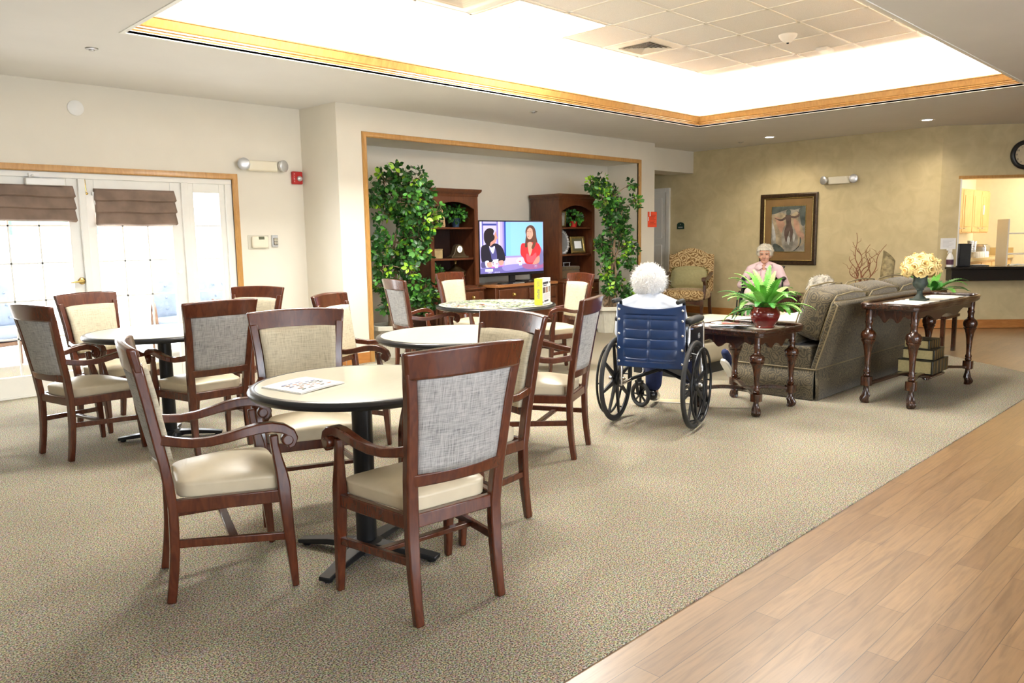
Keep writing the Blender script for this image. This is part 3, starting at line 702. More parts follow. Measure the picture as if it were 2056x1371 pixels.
# ------------------------------------------------------------------ round pedestal tables
def make_table(r, name, label, loc, rz):
    t = thing(name, label, 'table', loc, rz, 'round pedestal tables')
    zt = .742
    b = MB(); b.lathe([(.001, zt - .026), (r - .008, zt - .026), (r - .008, zt - .001), (r - .012, zt), (.001, zt)], 72); b.build('tabletop', M['lam'], t)
    b = MB(); b.lathe([(r - .02, zt - .036), (r + .010, zt - .034), (r + .019, zt - .026), (r + .022, zt - .016), (r + .017, zt - .006), (r + .006, zt - .001), (r - .006, zt + .0005), (r - .009, zt - .003)], 72, cap=False); b.build('edge_band', M['blk'], t)
    b = MB(); b.lathe([(.043, .05), (.0425, .4), (.0425, zt - .045), (.001, zt - .045)], 28); b.box(-.25, .25, -.025, .025, zt - .055, zt - .027); b.box(-.025, .025, -.25, .25, zt - .055, zt - .027); b.build('column', M['blkmetal'], t)
    b = MB(); b.lathe([(.001, .02), (.085, .02), (.08, .045), (.06, .058), (.048, .066), (.001, .066)], 28); b.build('hub', M['blkmetal'], t)
    for k in range(4):
        a = PI / 2 * k; d = V(math.cos(a), math.sin(a), 0); L = .33 if r < .5 else .36
        b = MB(); b.sweep([d * .05 + V(0, 0, .040), d * .18 + V(0, 0, .036), d * L + V(0, 0, .020)], [(.07, .032), (.06, .026), (.052, .018)]); b.lathe([(.018, 0), (.018, .014), (.001, .015)], 14, T(*(d * (L - .03)))); b.build('foot', M['blkmetal'], t, bevel=.004)
    return t
make_table(.425, 'round_table', 'round cream table with black edge, the front one with the magazine on it', (1.765, 2.69, 0), R(26))
make_table(.495, 'round_table', 'plain empty round cream table in the middle, before the alcove', (3.115, 3.62, 0), R(10))
make_table(.470, 'round_table', 'round cream table in front of the patio doors', (1.965, 5.34, 0), R(-29))
make_table(.52, 'round_table', 'round table covered with loose jigsaw pieces', (4.79, 5.065, 0), R(40))
# jigsaw pieces, spread and partly joined
random.seed(3)
pm = [plain('jig_%d' % i, c, .5, var=.15, scale=60) for i, c in enumerate([(.30, .36, .26), (.52, .52, .44), (.24, .30, .22), (.60, .56, .44), (.42, .44, .40), (.34, .42, .20), (.46, .40, .50), (.66, .20, .10), (.50, .34, .26), (.66, .66, .62)])]
b = MB()
for k in range(1500):
    rr = .49 * math.sqrt(random.random()); a = random.random() * 2 * PI; x, y = rr * math.cos(a), rr * math.sin(a)
    clump = noise.noise(V(x * 5, y * 5, 0))
    if clump < -.38: continue
    if math.hypot(x + .16, y + .03) < .045: b.mi = 7
    elif math.hypot(x + .38, y - .05) < .06: b.mi = random.choice((7, 8))
    elif clump > .25: b.mi = random.choice((0, 2, 5))
    else: b.mi = random.choice((0, 1, 1, 2, 3, 4, 4, 5, 6, 9))
    s = .012; th = random.random() * PI; c, d = math.cos(th), math.sin(th)
    poly = []
    for j in range(12):
        q = 2 * PI * j / 12; w = s * (1.15 if j % 3 == 0 else .78 + .25 * random.random()); poly.append((x + w * math.cos(q + th), y + w * math.sin(q + th)))
    b.prism(poly, 0, .002)
o = b.build('jigsaw_pieces', pm, None, loc=(4.79, 5.065, .7428)); tag(o, 'mixed coloured jigsaw pieces spread over the far round table', 'jigsaw puzzle', None, 'stuff')
# puzzle box standing on edge
t = thing('puzzle_box', 'yellow and white jigsaw puzzle box standing upright on the jigsaw table', 'puzzle box', (5.005, 4.686, .7458), R(29))
b = MB(); b.box(-.15, .15, -.035, .035, 0, .225); b.build('box', M['paper'], t, bevel=.002)
b = MB(); b.box(-.1515, -.149, -.036, .036, 0, .226); b.box(-.152, -.03, -.036, .036, .2252, .2268); b.build('yellow_side', M['yellow'], t)
b = MB(); b.text('500', .036, Matrix(((0, 0, -1, -.1522), (0, 1, 0, 0), (1, 0, 0, .182), (0, 0, 0, 1))))
for k, (h, w) in enumerate(((.012, .02), (.012, .026), (.012, .018), (.012, .026), (.012, .02))): b.box(-.1525, -.1512, -.012, -.012 + w, .055 + k * .017, .055 + k * .017 + h)
b.build('spine_lettering', plain('spine_ink', (.30, .30, .16), .5), t)
b = MB(); b.box(-.13, .06, -.0365, -.0345, .175, .195); b.box(-.11, .02, -.0365, -.0345, .160, .168); b.box(.10, .14, -.0365, -.0345, .18, .19); b.box(-.08, .06, -.0365, -.0345, .02, .034); b.box(-.14, -.12, -.0365, -.0345, .015, .03); b.build('front_lettering', M['ink'], t)
b = MB(); b.mi = 0; b.box(-.13, -.05, -.0366, -.0345, .10, .15); b.mi = 1; b.box(-.03, .045, -.0366, -.0345, .10, .15); b.mi = 2; b.box(.075, .125, -.0366, -.0345, .10, .15); b.build('front_pictures', [M['pb'], M['pc'], M['pa']], t)
b = MB()
for k in range(5): b.box(-.13, .12 - .03 * (k % 2), -.0364, -.0345, .045 + k * .01, .0475 + k * .01)
b.build('front_print', M['silver'], t)
# magazine on the front table
mag = [(1.411, 2.855), (1.652, 2.930), (1.690, 2.690), (1.449, 2.615)]
def inquad(u, v):
    a = V(*mag[3]).lerp(V(*mag[2]), u); c = V(*mag[0]).lerp(V(*mag[1]), u); return a.lerp(c, v)
t = thing('magazine', 'white folded magazine with colour pictures on the front table', 'magazine', (1.55, 2.77, .7425))
def sheetmesh(z, sc, th, droop=0):
    bb = MB(); 
    def f(u, v):
        p = inquad(.5 + (u - .5) * sc, .5 + (v - .5) * sc); return (p.x - 1.55, p.y - 2.77, z + th + .003 * math.sin(u * 3) )
    n = 9; vv = []; ff = []
    for k in (0, 1):
        for i in range(n):
            for j in range(n):
                q = f(i / (n - 1), j / (n - 1)); vv.append((q[0], q[1], q[2] if k else q[2] - th))
    for i in range(n - 1):
        for j in range(n - 1):
            a = i * n + j; ff.append((n * n + a, n * n + a + n, n * n + a + n + 1, n * n + a + 1)); ff.append((a, a + 1, a + n + 1, a + n))
    ed = [(i, 0) for i in range(n)] + [(n - 1, j) for j in range(1, n)] + [(i, n - 1) for i in range(n - 2, -1, -1)] + [(0, j) for j in range(n - 2, 0, -1)]
    id_ = [i * n + j for i, j in ed]
    for a, c in zip(id_, id_[1:] + id_[:1]): ff.append((a, c, c + n * n, a + n * n))
    bb.add(vv, ff); return bb
sheetmesh(0, 1.0, .003).build('inner_pages', M['paper'], t)
sheetmesh(.0035, .985, .002).build('cover', M['paper'], t)
b = MB(); pics = [M['pb'], M['pc'], plain('print_blue', (.16, .20, .40), .5), plain('print_red', (.70, .22, .14), .5), M['pd']]
random.seed(5)
for r_ in range(6):
    for c_ in range(5):
        if random.random() < .2: continue
        u0 = .16 + c_ * .14 + random.random() * .03; v0 = .15 + r_ * .10; b.mi = random.randrange(5)
        q = [inquad(u0, v0), inquad(u0 + .07 + .06 * random.random(), v0), inquad(u0 + .1, v0 + .045), inquad(u0, v0 + .045)]
        b.add([(p.x - 1.55, p.y - 2.77, .0035 + .0025 + .0029) for p in q], [(0, 1, 2, 3)])
b.build('cover_print', pics, t)
# ------------------------------------------------------------------ bookcases either side of the television
HW, HY0, HY1, BY0 = .385, 7.12, 7.64, 7.03
def knob(parent, x, y, z):
    b = MB(); b.lathe([(.001, 0), (.024, 0), (.024, .004), (.010, .006), (.008, .014), (.016, .02), (.018, .027), (.012, .034), (.001, .036)], 20, T(x, y, z) @ RX(PI / 2)); b.build('knob', M['brass'], parent)
def bookcase(xc, label):
    t = thing('bookcase', label, 'bookcase', (xc, HY0, 0), 0, 'tall arched bookcases in the recess'); m = M['hutch']; D = HY1 - HY0; w = HW - .02
    for s in (-1, 1): b = MB(); b.box(s * w - .012, s * w + .012, .01, D, .76, 1.87); b.build('side_panel', m, t, bevel=.002)
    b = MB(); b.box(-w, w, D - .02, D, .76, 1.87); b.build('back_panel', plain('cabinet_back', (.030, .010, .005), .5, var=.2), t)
    for z in (1.10, 1.47): b = MB(); b.box(-w + .012, w - .012, .03, D - .02, z - .024, z); b.build('shelf', m, t, bevel=.004)
    b = MB(); b.box(-w - .005, w + .005, 0, D, .735, .762); b.build('bottom_board', m, t, bevel=.004)
    # face frame with arched head
    b = MB(); n = 18; iw = w - .045
    for s in (-1, 1): b.box(s * (w + .008) - .026 - .026 * s * 0, s * (w + .008) + .026, -.012, .012, .762, 1.84) if False else b.box(min(s * iw, s * (w + .012)), max(s * iw, s * (w + .012)), -.014, .012, .762, 1.845)
    for i in range(n):
        x0, x1 = -iw + 2 * iw * i / n, -iw + 2 * iw * (i + 1) / n
        z0, z1 = [1.685 + .085 * (1 - (x / iw) ** 2) for x in (x0, x1)]
        v = [(x0, -.012, z0), (x1, -.012, z1), (x1, -.012, 1.845), (x0, -.012, 1.845)]
        b.add(v + [(x, .012, z) for x, y, z in v], [(0, 1, 2, 3), (4, 7, 6, 5), (0, 4, 5, 1), (2, 6, 7, 3)])
    b.build('face_frame', m, t, bevel=0)
    b = MB(); ww = w + .012
    pr = [(0, 1.83), (.006, 1.845), (.006, 1.862), (.02, 1.875), (.034, 1.892), (.038, 1.905), (.038, 1.92)]
    vv = []
    for o, z in pr: vv += [(-ww - o, D, z), (-ww - o, -.014 - o, z), (ww + o, -.014 - o, z), (ww + o, D, z)]
    ff = [(len(pr) * 4 - 4, len(pr) * 4 - 3, len(pr) * 4 - 2, len(pr) * 4 - 1), (0, 1, 2, 3)]
    for i in range(len(pr) - 1):
        for j in range(4): k = (j + 1) % 4; ff.append((i * 4 + j, i * 4 + k, i * 4 + 4 + k, i * 4 + 4 + j))
    b.add(vv, ff); b.build('crown', m, t, sharp=25)
    # base cabinet
    f = BY0 - HY0
    b = MB(); b.box(-HW, HW, f, D, .09, .715); b.box(-HW - .015, HW + .015, f - .02, D, .715, .738); b.box(-HW - .008, HW + .008, f - .01, D, .07, .115); b.build('base_cabinet', m, t, bevel=.005)
    for s in (-1, 1):
        b = MB(); x0, x1 = sorted((s * .025, s * (HW - .035))); b.box(x0, x1, f - .018, f + .005, .555, .69); d = b.build('drawer', m, t, bevel=.008); knob(d, (x0 + x1) / 2, f - .018, .622)
        b = MB(); b.box(x0, x1, f - .016, f + .005, .14, .53); b.box(x0 + .05, x1 - .05, f - .024, f - .014, .19, .48); d = b.build('door', m, t, bevel=.008); knob(d, s * .05, f - .016, .36)
        for y in (f + .04, D - .06): b = MB(); b.lathe([(.02, .075), (.03, .07), (.042, .05), (.04, .025), (.02, .008), (.022, 0), (.001, 0)], 20, T(s * (HW - .05), y, 0)); b.build('bun_foot', m, t)
    return t
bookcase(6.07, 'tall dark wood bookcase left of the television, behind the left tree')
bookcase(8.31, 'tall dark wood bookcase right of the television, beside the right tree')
# ------------------------------------------------------------------ television console and set
t = thing('media_console', 'low dark wood console with brass knobs carrying the television', 'console', (7.225, BY0, 0)); m = M['hutch']
b = MB(); b.box(-.58, .58, 0, .58, .08, .715); b.box(-.59, .59, -.01, .58, .05, .10); b.build('carcass', m, t, bevel=.005)
b = MB(); b.prism([(-.61, .58), (-.61, .05), (-.555, -.03), (.555, -.03), (.61, .05), (.61, .58)], .715, .752); b.build('top', M['hutchtop'], t, bevel=.006)
for x0, x1 in ((-.53, -.02), (.02, .53)):
    b = MB(); b.box(x0, x1, -.018, .004, .545, .69); d = b.build('drawer', m, t, bevel=.008); knob(d, (x0 + x1) / 2, -.018, .618)
    b = MB(); b.box(x0, x1, -.016, .004, .12, .52); b.box(x0 + .06, x1 - .06, -.024, -.012, .17, .47); d = b.build('door', m, t, bevel=.008); knob(d, (x0 + x1) / 2, -.016, .44)
for x in (-.52, .52):
    for y in (.05, .5): b = MB(); b.lathe([(.02, .06), (.04, .045), (.038, .02), (.02, 0), (.001, 0)], 18, T(x, y, 0)); b.build('bun_foot', m, t)
TVX, TVY, TVZ, TW, TH = 7.055, 7.13, 1.205, 1.165, .70
t = thing('television', 'flat screen television showing two women talking at a table', 'television', (TVX, TVY, .752))
b = MB(); zc = TVZ - .752; b.box(-TW / 2, TW / 2, -.008, .03, zc - TH / 2, zc + TH / 2); b.build('bezel', M['screenblk'], t, bevel=.004)
b = MB(); b.box(-.05, .05, .005, .03, .02, .12); b.lathe([(.001, 0), (1, 0), (1, .012), (.9, .018), (.001, .02)], 40, Matrix.Diagonal((.26, .11, 1, 1))); b.build('stand', M['screenblk'], t)
b = MB(); b.box(-.10, .10, -.113, -.10, .004, .014); b.build('stand_trim', M['silver'], t)
EM = {}
def em(c, s=.62):
    k = tuple(c)
    if k not in EM: EM[k] = (len(EM), emis('screen_%d' % len(EM), c, s))
    return EM[k][0]
b = MB(); LY = [0]
SW, SH = TW - .022, TH - .055
def lay(c, pts, smooth=0):
    """pts in screen pixels of a 1200 x 1000 picture"""
    if smooth:
        n = len(pts); out = []
        for i in range(n):
            p0, p1, p2, p3 = [Vector(pts[(i + k) % n]) for k in (-1, 0, 1, 2)]
            for q in range(smooth):
                u = q / smooth
                out.append(.5 * ((2 * p1) + (p2 - p0) * u + (2 * p0 - 5 * p1 + 4 * p2 - p3) * u * u + (3 * p1 - p0 - 3 * p2 + p3) * u ** 3))
        pts = out
    LY[0] += 1; b.mi = em(c)
    y = -.0084 - LY[0] * .00006
    b.add([(-SW / 2 + SW * min(max(p[0], 0), 1200) / 1200, y, zc + .012 + SH / 2 - SH * min(max(p[1], 0), 1000) / 1000) for p in pts], [tuple(range(len(pts)))])
def rect(c, x0, y0, x1, y1): lay(c, [(x0, y0), (x1, y0), (x1, y1), (x0, y1)])
LIL = (.50, .42, .86); WHT = (.80, .78, .98)
rect((.42, .36, .78), 0, 0, 1200, 1000); rect(WHT, 10, 0, 35, 480); rect((.10, .10, .42), 40, 0, 60, 480); rect((.56, .52, .95), 62, 80, 300, 560); rect((.03, .05, .28), 50, 40, 300, 74); rect((.50, .46, .90), 62, 0, 300, 38)
rect((.22, .18, .55), 300, 0, 325, 700); rect(WHT, 335, 0, 362, 720); rect(LIL, 362, 0, 410, 720); rect((.30, .24, .62), 410, 0, 440, 720); rect((.02, .07, .42), 440, 0, 480, 690); rect((.25, .56, .98), 470, 6, 1190, 672); rect((.29, .60, 1.0), 560, 6, 1000, 672); rect((.36, .28, .62), 450, 672, 800, 706); rect((.60, .54, .93), 440, 706, 1200, 860)
lay((.16, .14, .42), [(0, 900), (300, 870), (600, 838), (1200, 835), (1200, 1000), (0, 1000)]); lay((.30, .26, .62), [(420, 860), (760, 838), (900, 880), (560, 960), (420, 950)], 4); lay((.40, .13, .30), [(800, 850), (1200, 840), (1200, 930), (980, 960), (820, 930)], 4)
# woman on the left
lay((.016, .014, .028), [(20, 500), (90, 440), (180, 420), (300, 425), (390, 490), (440, 620), (445, 760), (300, 800), (120, 790), (25, 760)], 4)
lay((.09, .085, .26), [(160, 500), (270, 500), (300, 730), (210, 740), (190, 620)], 3); lay((.80, .76, .94), [(160, 470), (205, 500), (262, 470), (258, 540), (228, 620), (190, 560)], 3)
lay((.62, .28, .22), [(180, 330), (255, 250), (290, 180), (300, 260), (318, 320), (296, 340), (280, 400), (220, 440), (180, 470)], 4)
lay((.018, .012, .016), [(70, 300), (80, 200), (140, 135), (210, 130), (255, 175), (240, 240), (265, 290), (250, 350), (190, 400), (170, 470), (110, 430), (78, 370)], 4)
lay((.08, .07, .20), [(20, 780), (120, 770), (150, 850), (30, 890)], 3); lay((.78, .74, .92), [(85, 765), (150, 755), (160, 870), (100, 870)], 3); lay((.70, .34, .28), [(120, 790), (200, 780), (235, 830), (190, 880), (130, 870)], 4); lay((.66, .32, .27), [(330, 770), (400, 750), (425, 800), (390, 850), (345, 840)], 4)
lay((.80, .10, .55), [(190, 878), (420, 855), (425, 866), (200, 895)])
lay((.86, .84, .97), [(222, 735), (325, 725), (315, 895), (262, 900)]); lay((.86, .84, .97), [(225, 760), (200, 780), (205, 840), (245, 870), (248, 855), (218, 830), (214, 788), (228, 774)]); rect((.42, .06, .20), 280, 808, 312, 824)
# woman on the right
lay((.20, .20, .42), [(1060, 470), (1150, 520), (1195, 640), (1195, 840), (1100, 850)], 3)
lay((.12, .05, .035), [(845, 200), (870, 110), (930, 68), (1000, 85), (1045, 170), (1060, 300), (1085, 450), (1060, 560), (960, 560), (840, 520), (835, 440), (865, 320)], 4)
lay((.86, .035, .045), [(760, 450), (840, 425), (1040, 415), (1110, 450), (1150, 560), (1120, 680), (1080, 700), (1060, 830), (860, 840), (800, 720), (745, 640)], 4); lay((.98, .10, .14), [(860, 640), (960, 690), (1050, 620), (1040, 800), (880, 810)], 4)
lay((.72, .36, .26), [(890, 420), (975, 420), (975, 560), (925, 690), (895, 560)], 3); lay((.76, .40, .30), [(868, 215), (890, 150), (935, 115), (985, 160), (995, 250), (965, 330), (915, 350), (878, 310)], 4)
lay((.40, .12, .10), [(885, 290), (905, 282), (912, 294), (895, 302)], 3); lay((.16, .08, .06), [(880, 190), (905, 186), (903, 196), (880, 198)]); lay((.16, .08, .06), [(930, 190), (960, 200), (958, 208), (930, 198)])
lay((.15, .065, .04), [(985, 140), (1040, 240), (1050, 430), (1000, 545), (960, 520), (1000, 400), (995, 260)], 4); lay((.13, .055, .035), [(880, 160), (862, 250), (872, 350), (880, 500), (830, 500), (838, 400), (858, 260)], 4)
lay((.66, .30, .24), [(1060, 720), (1115, 690), (1120, 800), (1070, 850), (980, 860), (990, 830)], 3)
lay((.88, .86, .98), [(690, 715), (775, 710), (765, 865), (715, 868)]); lay((.88, .86, .98), [(690, 745), (660, 760), (668, 800), (705, 830), (706, 818), (682, 794), (676, 768), (693, 757)]); rect((.55, .07, .12), 708, 778, 752, 796)
rect((.80, .76, .94), 82, 912, 222, 962)
def ptx(body, x, y, size, c):
    LY[0] += 1; b.mi = em(c); n0 = len(b.bm.faces)
    b.text(body, size, T(-SW / 2 + SW * x / 1200, -.0092 - LY[0] * .00006, zc + .012 + SH / 2 - SH * y / 1000) @ RX(PI / 2), .0002)
    b.bm.faces.ensure_lookup_table()
    for f in b.bm.faces[n0:]: f.material_index = b.mi
ptx('THE', 152, 938, .032, (.45, .40, .62)); ptx('TALK', 160, 982, .030, (.82, .80, .95)); ptx('#TheTalk', 300, 982, .024, (.74, .72, .92))
LY[0] += 1; b.mi = em((.50, .40, .62)); b.tube([(-SW / 2 + SW * 1040 / 1200 + .026 * math.cos(a), -.0125, zc + .012 + SH / 2 - SH * .895 + .026 * math.sin(a)) for a in [2 * PI * i / 24 for i in range(24)]], .0012, 5, closed=True)
b.ell((-SW / 2 + SW * 1040 / 1200, -.0125, zc + .012 + SH / 2 - SH * .895), (.020, .0008, .010), nu=16, nv=8)
mats = [mm for i, mm in sorted(EM.values(), key=lambda q: q[0])]
o = b.build('screen', mats, t, recalc=False)
for i, (x, lab) in enumerate(((7.36, 'flat black cable box on the console under the television'),)):
    t = thing('cable_box', lab, 'cable box', (x, 7.2, .7525)); b = MB(); b.box(-.14, .14, -.08, .10, 0, .035); b.build('case', M['screenblk'], t, bevel=.004); b = MB(); b.box(-.02, .02, -.083, -.079, .012, .02); b.build('indicator', M['silver'], t)

# ------------------------------------------------------------------ ornaments on the shelves
def leafblob(b, c, r, n, s, mats=(0, 1, 2), sq=1, seed=0, droop=.5, inner=.35):
    rnd = random.Random(seed)
    for k in range(n):
        d = V(rnd.gauss(0, 1), rnd.gauss(0, 1), rnd.gauss(0, 1)).normalized(); rad = inner + (1 - inner) * rnd.random() ** .6
        p = V(*c) + V(d.x * r[0], d.y * r[1], d.z * r[2]) * rad
        ax = (d + V(rnd.gauss(0, .5), rnd.gauss(0, .5), rnd.gauss(0, .4) - droop)).normalized(); ad = ax.cross(V(rnd.gauss(0, 1), rnd.gauss(0, 1), rnd.gauss(0, 1))).normalized(); nn = ax.cross(ad)
        L = s * (.75 + .5 * rnd.random()); w = L * .30 * sq; b.mi = rnd.choice(mats)
        b.add([p, p + ax * L * .35 + ad * w + nn * .06 * L, p + ax * L * .75 + ad * w * .8 + nn * .04 * L, p + ax * L, p + ax * L * .75 - ad * w * .8 + nn * .04 * L, p + ax * L * .35 - ad * w + nn * .06 * L, p + ax * L * .5 - nn * .02 * L],
              [(0, 1, 6), (1, 2, 6), (2, 3, 6), (3, 4, 6), (4, 5, 6), (5, 0, 6)])
LM = [M['leafd'], M['leafm'], M['leafl']]
def shelf_plant(x, y, z, pr, ph, potmat, fr, label, n=110, cz=.1):
    t = thing('potted_plant', label, 'plant', (x, y, z))
    b = MB(); b.lathe([(.001, 0), (pr * .72, 0), (pr, ph * .9), (pr * 1.04, ph), (pr * .9, ph), (pr * .85, ph * .85), (.001, ph * .85)], 24); b.build('pot', potmat, t)
    b = MB(); leafblob(b, (0, 0, ph + cz), fr, n, .05, (0, 0, 1, 1), 1.1, int(x * 100)); b.build('foliage', LM, t, recalc=False)
    return t
shelf_plant(6.25, 7.30, 1.471, .058, .11, plain('dark_blue_glaze', (.02, .04, .075), .2, var=.2), (.15, .12, .11), 'leafy plant in a dark blue pot on the top shelf of the left bookcase', 170, .05)
shelf_plant(5.92, 7.27, .763, .045, .08, M['terra'], (.08, .08, .10), 'small leafy plant on the lowest shelf of the left bookcase', 90, .08)
shelf_plant(8.42, 7.28, 1.471, .062, .085, plain('red_glaze', (.42, .02, .012), .3, var=.1), (.16, .11, .09), 'leafy plant in a red pot on the top shelf of the right bookcase', 150, .06)
t = thing('bottle_vase', 'tall tan bottle shaped vase beside the dark blue pot', 'vase', (5.985, 7.26, 1.471))
b = MB(); b.lathe([(.001, 0), (.05, 0), (.056, .02), (.048, .1), (.03, .19), (.014, .255), (.012, .275), (.02, .282), (.001, .283)], 24); b.build('body', plain('tan_ceramic', (.46, .30, .15), .7, var=.25, scale=50, bmp=.3), t)
b = MB(); b.ell((0, 0, .30), (.022, .022, .02)); b.build('stopper', plain('spotted_stopper', (.22, .06, .03), .5, var=.6, scale=90), t)
t = thing('mantel_clock', 'small arched mantel clock on the middle shelf of left bookcase', 'clock', (6.24, 7.26, 1.101))
b = MB(); b.box(-.135, .135, -.05, .05, 0, .022); b.prism([(-.12, .02), (.12, .02), (.085, .05), (.066, .10), (.05, .14), (.02, .162), (0, .166), (-.02, .162), (-.05, .14), (-.066, .10), (-.085, .05)], -.035, .035, RX(PI / 2)); b.build('case', plain('clock_bronze', (.075, .05, .025), .3, .3, var=.3), t, bevel=.004)
b = MB(); b.lathe([(.001, 0), (.046, 0), (.046, .006), (.001, .006)], 28, T(0, -.034, .105) @ RX(PI / 2)); b.build('dial', M['paper'], t)
b = MB(); b.tube([(.047 * math.cos(2 * PI * i / 24), -.040, .105 + .047 * math.sin(2 * PI * i / 24)) for i in range(24)], .005, 6, closed=True); b.build('bezel', M['antbrass'], t)
b = MB(); b.box(-.002, .002, -.043, -.041, .10, .14); b.box(-.003, .003, -.043, -.041, .08, .106)
for k in range(12): b.box(-.0018, .0018, -.0425, -.040, .036, .042, T(0, 0, .105) @ RY(k * PI / 6))
b.build('hands', M['ink'], t)
t = thing('keepsake_box', 'small tan box at the left end of the clock shelf', 'box', (5.90, 7.24, 1.101)); b = MB(); b.box(-.06, .06, -.03, .03, 0, .10); b.build('box', plain('tan_box', (.34, .24, .11), .6, var=.2), t, bevel=.004); b = MB(); b.box(-.062, .062, -.032, .032, .10, .115); b.build('lid', plain('tan_lid', (.26, .17, .07), .6), t)
t = thing('brass_urn', 'lidded antique brass urn on the bottom shelf of the left bookcase', 'urn', (6.215, 7.28, .763))
b = MB(); b.lathe([(.001, 0), (.05, 0), (.05, .012), (.022, .03), (.022, .05), (.08, .09), (.118, .14), (.122, .165), (.11, .17)], 32, cap=False); b.build('bowl', M['antbrass'], t)
b = MB(); b.lathe([(.125, .165), (.125, .175), (.09, .195), (.05, .225), (.03, .255), (.012, .262), (.014, .28), (.022, .295), (.012, .315), (.001, .325)], 32, cap=False); b.build('lid', M['antbrass'], t)
for s in (-1, 1): b = MB(); b.tube([(s * .115, 0, .14), (s * .15, 0, .15), (s * .155, 0, .12), (s * .12, 0, .10)], .007, 8); b.build('handle', M['antbrass'], t)
def frame(x, y, z, w, h, fw_, mat, inner, label, lean=.16, rz=0):
    t = thing('photo_frame', label, 'photo frame', (x, y, z), rz); ML = RX(-lean)
    b = MB(); vv = []
    for o, d in ((0, .0), (-.3 * fw_, -.018), (-.7 * fw_, -.014), (-fw_, -.006)):
        vv += [ML @ V(-w / 2 - o, d, -o), ML @ V(w / 2 + o, d, -o), ML @ V(w / 2 + o, d, h + o), ML @ V(-w / 2 - o, d, h + o)]
    ff = []
    for i in range(3):
        for j in range(4): k = (j + 1) % 4; ff.append((i * 4 + j, i * 4 + k, i * 4 + 4 + k, i * 4 + 4 + j))
    b.add(vv, ff); b.build('frame', mat, t, sharp=25)
    b = MB(); b.box(-w / 2 + .002, w / 2 - .002, -.004, .006, .002, h - .002, ML); b.build('backing', M['picframe'], t)
    b = MB(); q = fw_; b.box(-w / 2 + q, w / 2 - q, -.0065, -.004, q, h - q, ML); o = b.build('mount', inner, t)
    b = MB(); q = fw_ + .035; b.box(-w / 2 + q, w / 2 - q, -.0085, -.006, q, h - q, ML); b.build('photo', M['paper'], t)
    return t
frame(8.50, 7.25, 1.104, .27, .245, .035, M['gold'], plain('olive_mount', (.10, .085, .035), .6), 'gold framed photo leaning on the middle shelf of the right bookcase', .16, R(-8))
frame(8.10, 7.24, 1.475, .16, .22, .02, M['gold'], M['pa'], 'narrow gilt frame turned sideways beside the red pot', .2, R(-62))
t = thing('silver_mirror', 'oval silver mirror frame on the middle shelf left of the gold photo frame', 'mirror', (8.20, 7.27, 1.101))
ML = RX(-.14); b = MB()
for k in range(26): a = 2 * PI * k / 26; b.ell(ML @ V(.122 * math.cos(a), 0, .17 + .155 * math.sin(a)), .020 if k % 2 else .026, nu=8, nv=6)
b.box(-.05, .05, -.01, .03, 0, .02); b.box(-.015, .015, 0, .02, .01, .04); b.build('frame', M['silver'], t)
b = MB(); b.lathe([(.001, 0), (1, 0), (1, .008), (.001, .008)], 40, ML @ T(0, .004, .17) @ RX(PI / 2) @ Matrix.Diagonal((.118, .150, 1, 1))); b.build('glass', plain('mirror_glass', (.45, .46, .46), .2, .6, var=.05), t)
t = thing('trinket_chest', 'dark patterned chest with a brass handle on the bottom shelf of right bookcase', 'chest', (8.265, 7.29, .763))
b = MB(); b.box(-.19, .19, -.10, .10, 0, .11); b.build('body', damask('chest_pattern', [(.03, .018, .008), (.09, .06, .025), (.15, .10, .045)], 22), t, bevel=.006); b = MB(); b.box(-.195, .195, -.105, .105, .11, .165); b.build('lid', damask('chest_lid', [(.03, .018, .008), (.08, .05, .02), (.13, .09, .04)], 22), t, bevel=.014)
b = MB(); b.tube([(-.06, -.02, .166), (-.06, -.02, .205), (-.075, -.02, .215), (.075, -.02, .215), (.06, -.02, .205), (.06, -.02, .166)], .006, 8); b.build('handle', M['silver'], t)
